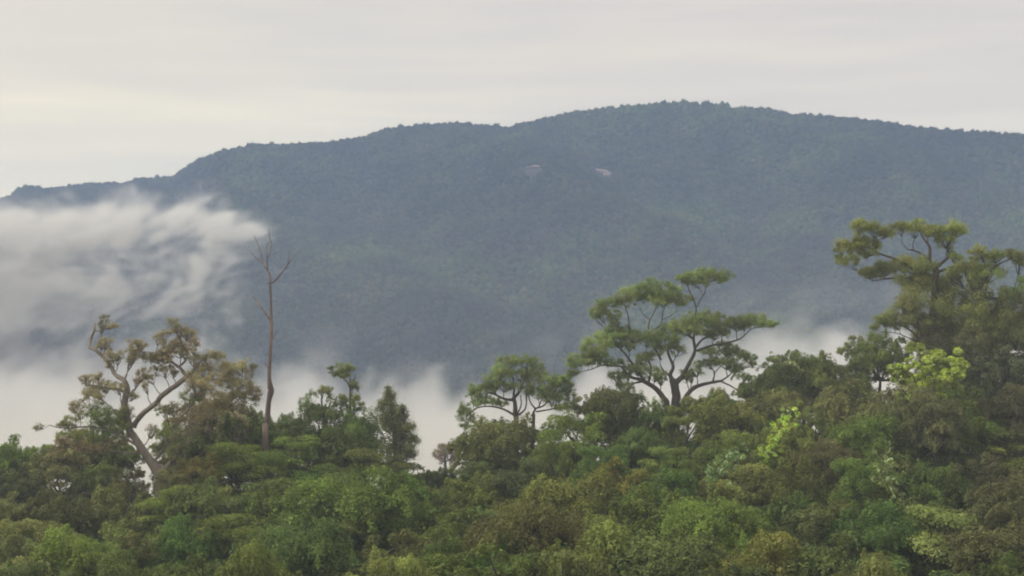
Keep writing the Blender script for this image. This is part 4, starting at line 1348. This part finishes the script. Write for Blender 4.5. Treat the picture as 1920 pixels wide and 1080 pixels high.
# ------------------------------------------------------------------ mist (real density grids)
def mist_grid(name, label, box, res, fn):
    x0, x1, y0, y1, z0, z1 = box
    nx, ny, nz = res
    X, Y, Z = np.meshgrid(np.linspace(x0, x1, nx), np.linspace(y0, y1, ny), np.linspace(z0, z1, nz), indexing='ij')
    dens = np.asarray(fn(*(a.astype(np.float32) for a in (X, Y, Z))), np.float32) * 100.0   # grid in 1/100 m; the renderer drops voxels under 0.001
    me = bpy.data.meshes.new(name)
    me.vertices.add(nx * ny * nz)
    a = me.attributes.new('dens', 'FLOAT', 'POINT')
    a.data.foreach_set('value', dens.ravel())
    o = link(name, me)
    tag(o, label, kind='stuff')
    g = bpy.data.node_groups.new(name + '_volume', 'GeometryNodeTree')
    g.interface.new_socket('Geometry', in_out='INPUT', socket_type='NodeSocketGeometry')
    g.interface.new_socket('Geometry', in_out='OUTPUT', socket_type='NodeSocketGeometry')
    i_, o_ = g.nodes.new('NodeGroupInput'), g.nodes.new('NodeGroupOutput')
    vc = g.nodes.new('GeometryNodeVolumeCube')
    vc.inputs['Min'].default_value = (x0, y0, z0)
    vc.inputs['Max'].default_value = (x1, y1, z1)
    vc.inputs['Resolution X'].default_value = nx
    vc.inputs['Resolution Y'].default_value = ny
    vc.inputs['Resolution Z'].default_value = nz
    pos = g.nodes.new('GeometryNodeInputPosition')
    sp = g.nodes.new('ShaderNodeSeparateXYZ')
    g.links.new(pos.outputs[0], sp.inputs[0])

    def nd(kind, op, a_, b_):
        n = g.nodes.new(kind)
        n.operation = op
        for k, v in ((0, a_), (1, b_)):
            if isinstance(v, (int, float)):
                n.inputs[k].default_value = v
            elif v is not None:
                g.links.new(v, n.inputs[k])
        return n.outputs[0]

    def mth(op, a_, b_=None):
        return nd('ShaderNodeMath', op, a_, b_)

    def im(op, a_, b_):                                  # whole numbers: a float index would lose precision
        return nd('FunctionNodeIntegerMath', op, a_, b_)
    idx = []
    for s_, lo, hi, n in ((sp.outputs[0], x0, x1, nx), (sp.outputs[1], y0, y1, ny), (sp.outputs[2], z0, z1, nz)):
        t = mth('MULTIPLY', mth('SUBTRACT', s_, lo), (n - 1) / (hi - lo))
        idx.append(mth('MINIMUM', mth('MAXIMUM', mth('ROUND', t), 0.0), float(n - 1)))
    flat = im('ADD', im('MULTIPLY', im('ADD', im('MULTIPLY', idx[0], ny), idx[1]), nz), idx[2])
    si = g.nodes.new('GeometryNodeSampleIndex')
    si.data_type = 'FLOAT'
    si.domain = 'POINT'
    g.links.new(i_.outputs[0], si.inputs['Geometry'])
    g.links.new(named(g, 'dens', 'FLOAT'), si.inputs['Value'])
    g.links.new(flat, si.inputs['Index'])
    g.links.new(si.outputs[0], vc.inputs['Density'])
    sm = g.nodes.new('GeometryNodeSetMaterial')
    sm.inputs['Material'].default_value = M_MIST
    me.materials.append(M_MIST)
    g.links.new(vc.outputs[0], sm.inputs[0])
    g.links.new(sm.outputs[0], o_.inputs[0])
    mod = o.modifiers.new('mist', 'NODES')
    mod.node_group = g


M_MIST, t_ = new_mat('mist')
mo_ = N(t_, 'ShaderNodeOutputMaterial')
pv_ = N(t_, 'ShaderNodeVolumePrincipled')
pv_.inputs['Color'].default_value = (0.972, 0.948, 0.892, 1)
pv_.inputs['Anisotropy'].default_value = 0.15
pv_.inputs['Density'].default_value = 0.01
t_.links.new(pv_.outputs[0], mo_.inputs['Volume'])


def unit_noise(X, Y, Z, s1, s2, seed):
    """Torn, rising wisps: noise sheared so that its streaks climb to the right."""
    sh = X - Z * 0.7
    w = (fbm(sh / (s1 * 1.3), Y / 400, Z / s1, 2, seed=seed + 3) - 0.5) * s1 * 1.1
    n1 = fbm((sh + w) / s1, Y / 380, (Z + w * 0.5) / (s1 * 0.85), 4, seed=seed, gain=0.62)
    n2 = fbm((sh + w) / s2, Y / 200, (Z - w * 0.4) / (s2 * 0.9), 3, seed=seed + 31, gain=0.65)
    n3 = fbm((sh + w * 1.3) / (s2 * 0.42), Y / 120, (Z + w * 0.2) / (s2 * 0.36), 2, seed=seed + 63)
    return np.clip((0.50 * (n1 - 0.5) + 0.46 * (n2 - 0.5) + 0.20 * (n3 - 0.5)) / 0.080, -2.8, 2.8)


SHEET_X = [-1350, -900, -500, -350, -250, -187, -60, 60, 140, 300, 480, 700, 1150]
SHEET_Z = [-95, -88, -108, -122, -126, -119, -121, -112, -92, -76, -60, -54, -52]


def valley(X, Y, Z):
    Xr = X * 1900 / np.maximum(Y, 1100)
    tn = unit_noise(Xr, Y, Z, 110, 42, 201)
    top = np.interp(X, SHEET_X, SHEET_Z)
    near = np.interp(Y, [300, 450, 700, 1100, 1500], [1, 1, 0.75, 0.25, 0])
    puff = np.abs(fbm(Xr / 70, Y / 420, octv=3, seed=77) - 0.5)
    top = top * (1 - near) - 46 * near + (0.09 - puff) * 150 * (1 - near * 0.8)
    sheet = np.clip((top - Z) / 46 + tn * 0.17 + 0.25, 0, 1)
    thick = np.interp(Y, [300, 360, 450, 900, 1500], [0, 0.35, 0.45, 0.7, 1.0])
    wisp = np.clip(tn * 0.55 - 0.12, 0, 1) * np.clip(1 - (Z - top) / 85, 0, 1) ** 1.5 * np.interp(Y, [1400, 1600], [0, 1])
    d = smooth(0, 1, sheet) * 0.0095 * thick + wisp * 0.0024
    edge = smooth(-1350, -1190, X) * (1 - smooth(990, 1150, X)) * smooth(300, 360, Y) * (1 - smooth(2300, 2400, Y))
    return d * edge


# the bank on the left slope: puffs (px, py, rx, ry, optical thickness), then the clearings torn in it
PUFFS = [(-80, 442, 200, 38, 2.8), (90, 436, 120, 32, 2.3), (225, 416, 90, 31, 2.2), (320, 410, 80, 29, 2.0), (400, 415, 58, 27, 2.0), (452, 429, 34, 17, 1.6), (389, 374, 14, 32, .9),
         (268, 366, 40, 15, .5), (345, 360, 14, 20, .4), (60, 528, 100, 55, 1.9), (-80, 560, 120, 120, 2.6), (200, 545, 70, 30, 1.0), (300, 520, 80, 40, .75), (110, 596, 150, 22, 1.9),
         (255, 576, 60, 17, 1.2), (330, 560, 70, 28, 1.2), (402, 486, 26, 28, .9), (360, 515, 40, 30, .5), (330, 625, 60, 28, .8), (0, 695, 200, 44, 2.4), (120, 702, 140, 36, 1.8),
         (300, 690, 120, 44, 1.4), (230, 642, 50, 16, .8), (430, 700, 100, 28, .8), (280, 500, 200, 90, .35), (400, 620, 40, 50, .3)]
CLEAR = [(186, 474, 48, 24, .8), (345, 456, 62, 26, .75), (385, 482, 40, 26, .5), (85, 638, 66, 23, .9), (272, 604, 42, 15, .75), (72, 556, 16, 26, .45), (150, 510, 26, 14, .4)]


def bank(X, Y, Z):
    tn = unit_noise(X + 0.27 * (Y - 2000), (Y - 2000) * 0.42, Z, 76, 26, 411)
    S_ = np.zeros_like(X)
    for px, py, rx, ry, a in PUFFS:
        c_, m = P(px, py, 2000.0), 2000.0 / F
        S_ = S_ + a * np.exp(-(((X - c_[0]) / (rx * m)) ** 2 + ((Z - c_[2]) / (ry * m)) ** 2) * 1.1)
    for px, py, rx, ry, a in CLEAR:
        c_, m = P(px, py, 2000.0), 2000.0 / F
        S_ = S_ * (1 - a * np.exp(-(((X - c_[0]) / (rx * m)) ** 2 + ((Z - c_[2]) / (ry * m)) ** 2)))
    S_ = np.maximum(S_ * np.exp(tn * 0.70 - 0.10) - 0.12, 0)
    edge = smooth(-1080, -1000, X) * (1 - smooth(-240, -200, X)) * smooth(-210, -180, Z)
    return np.minimum(S_, 4.5) / 105.0 * np.exp(-((Y - 2000) / 93.0) ** 2) * edge


mist_grid('valley_mist', 'white morning mist lying level in the valley behind the near forest', (-1350, 1150, 300, 2400, -284, 126), (228, 84, 84), valley)
def veil(X, Y, Z):
    n = fbm(X / 60, Y / 90, Z / 30, 3, seed=501)
    edge = smooth(-210, -150, X) * (1 - smooth(150, 210, X)) * smooth(60, 125, Y) * (1 - smooth(290, 350, Y)) * (1 - smooth(-6, 22, Z))
    return 0.00034 * (0.4 + 1.2 * n) * edge


mist_grid('forest_mist', 'faint mist hanging among the tops of the near forest', (-210, 210, 60, 350, -80, 24), (42, 30, 14), veil)
mist_grid('slope_mist', 'torn white cloud bank climbing the left slope of the mountain', (-1080, -200, 1840, 2160, -210, 190), (190, 20, 100), bank)

# ------------------------------------------------------------------ haze: the air itself
hb = np.array([[x, y, z] for x in (-6100, 6100) for y in (-600, 5200) for z in (-300, 450)], float)
hf = np.array([[0, 1, 3, 2], [4, 6, 7, 5], [0, 4, 5, 1], [2, 3, 7, 6], [0, 2, 6, 4], [1, 5, 7, 3]])
mh_, th_ = new_mat('haze')
ho = N(th_, 'ShaderNodeOutputMaterial')
hv = N(th_, 'ShaderNodeVolumePrincipled')
hv.inputs['Color'].default_value = (0.52, 0.66, 1.0, 1)
hv.inputs['Anisotropy'].default_value = 0.0
hv.inputs['Density'].default_value = 0.00017
th_.links.new(hv.outputs[0], ho.inputs['Volume'])
haze = link('haze', np_mesh('haze', hb, hf, np.full(6, 4), mh_))
tag(haze, 'thin bluish haze filling the air between the forest and the mountain', kind='stuff')
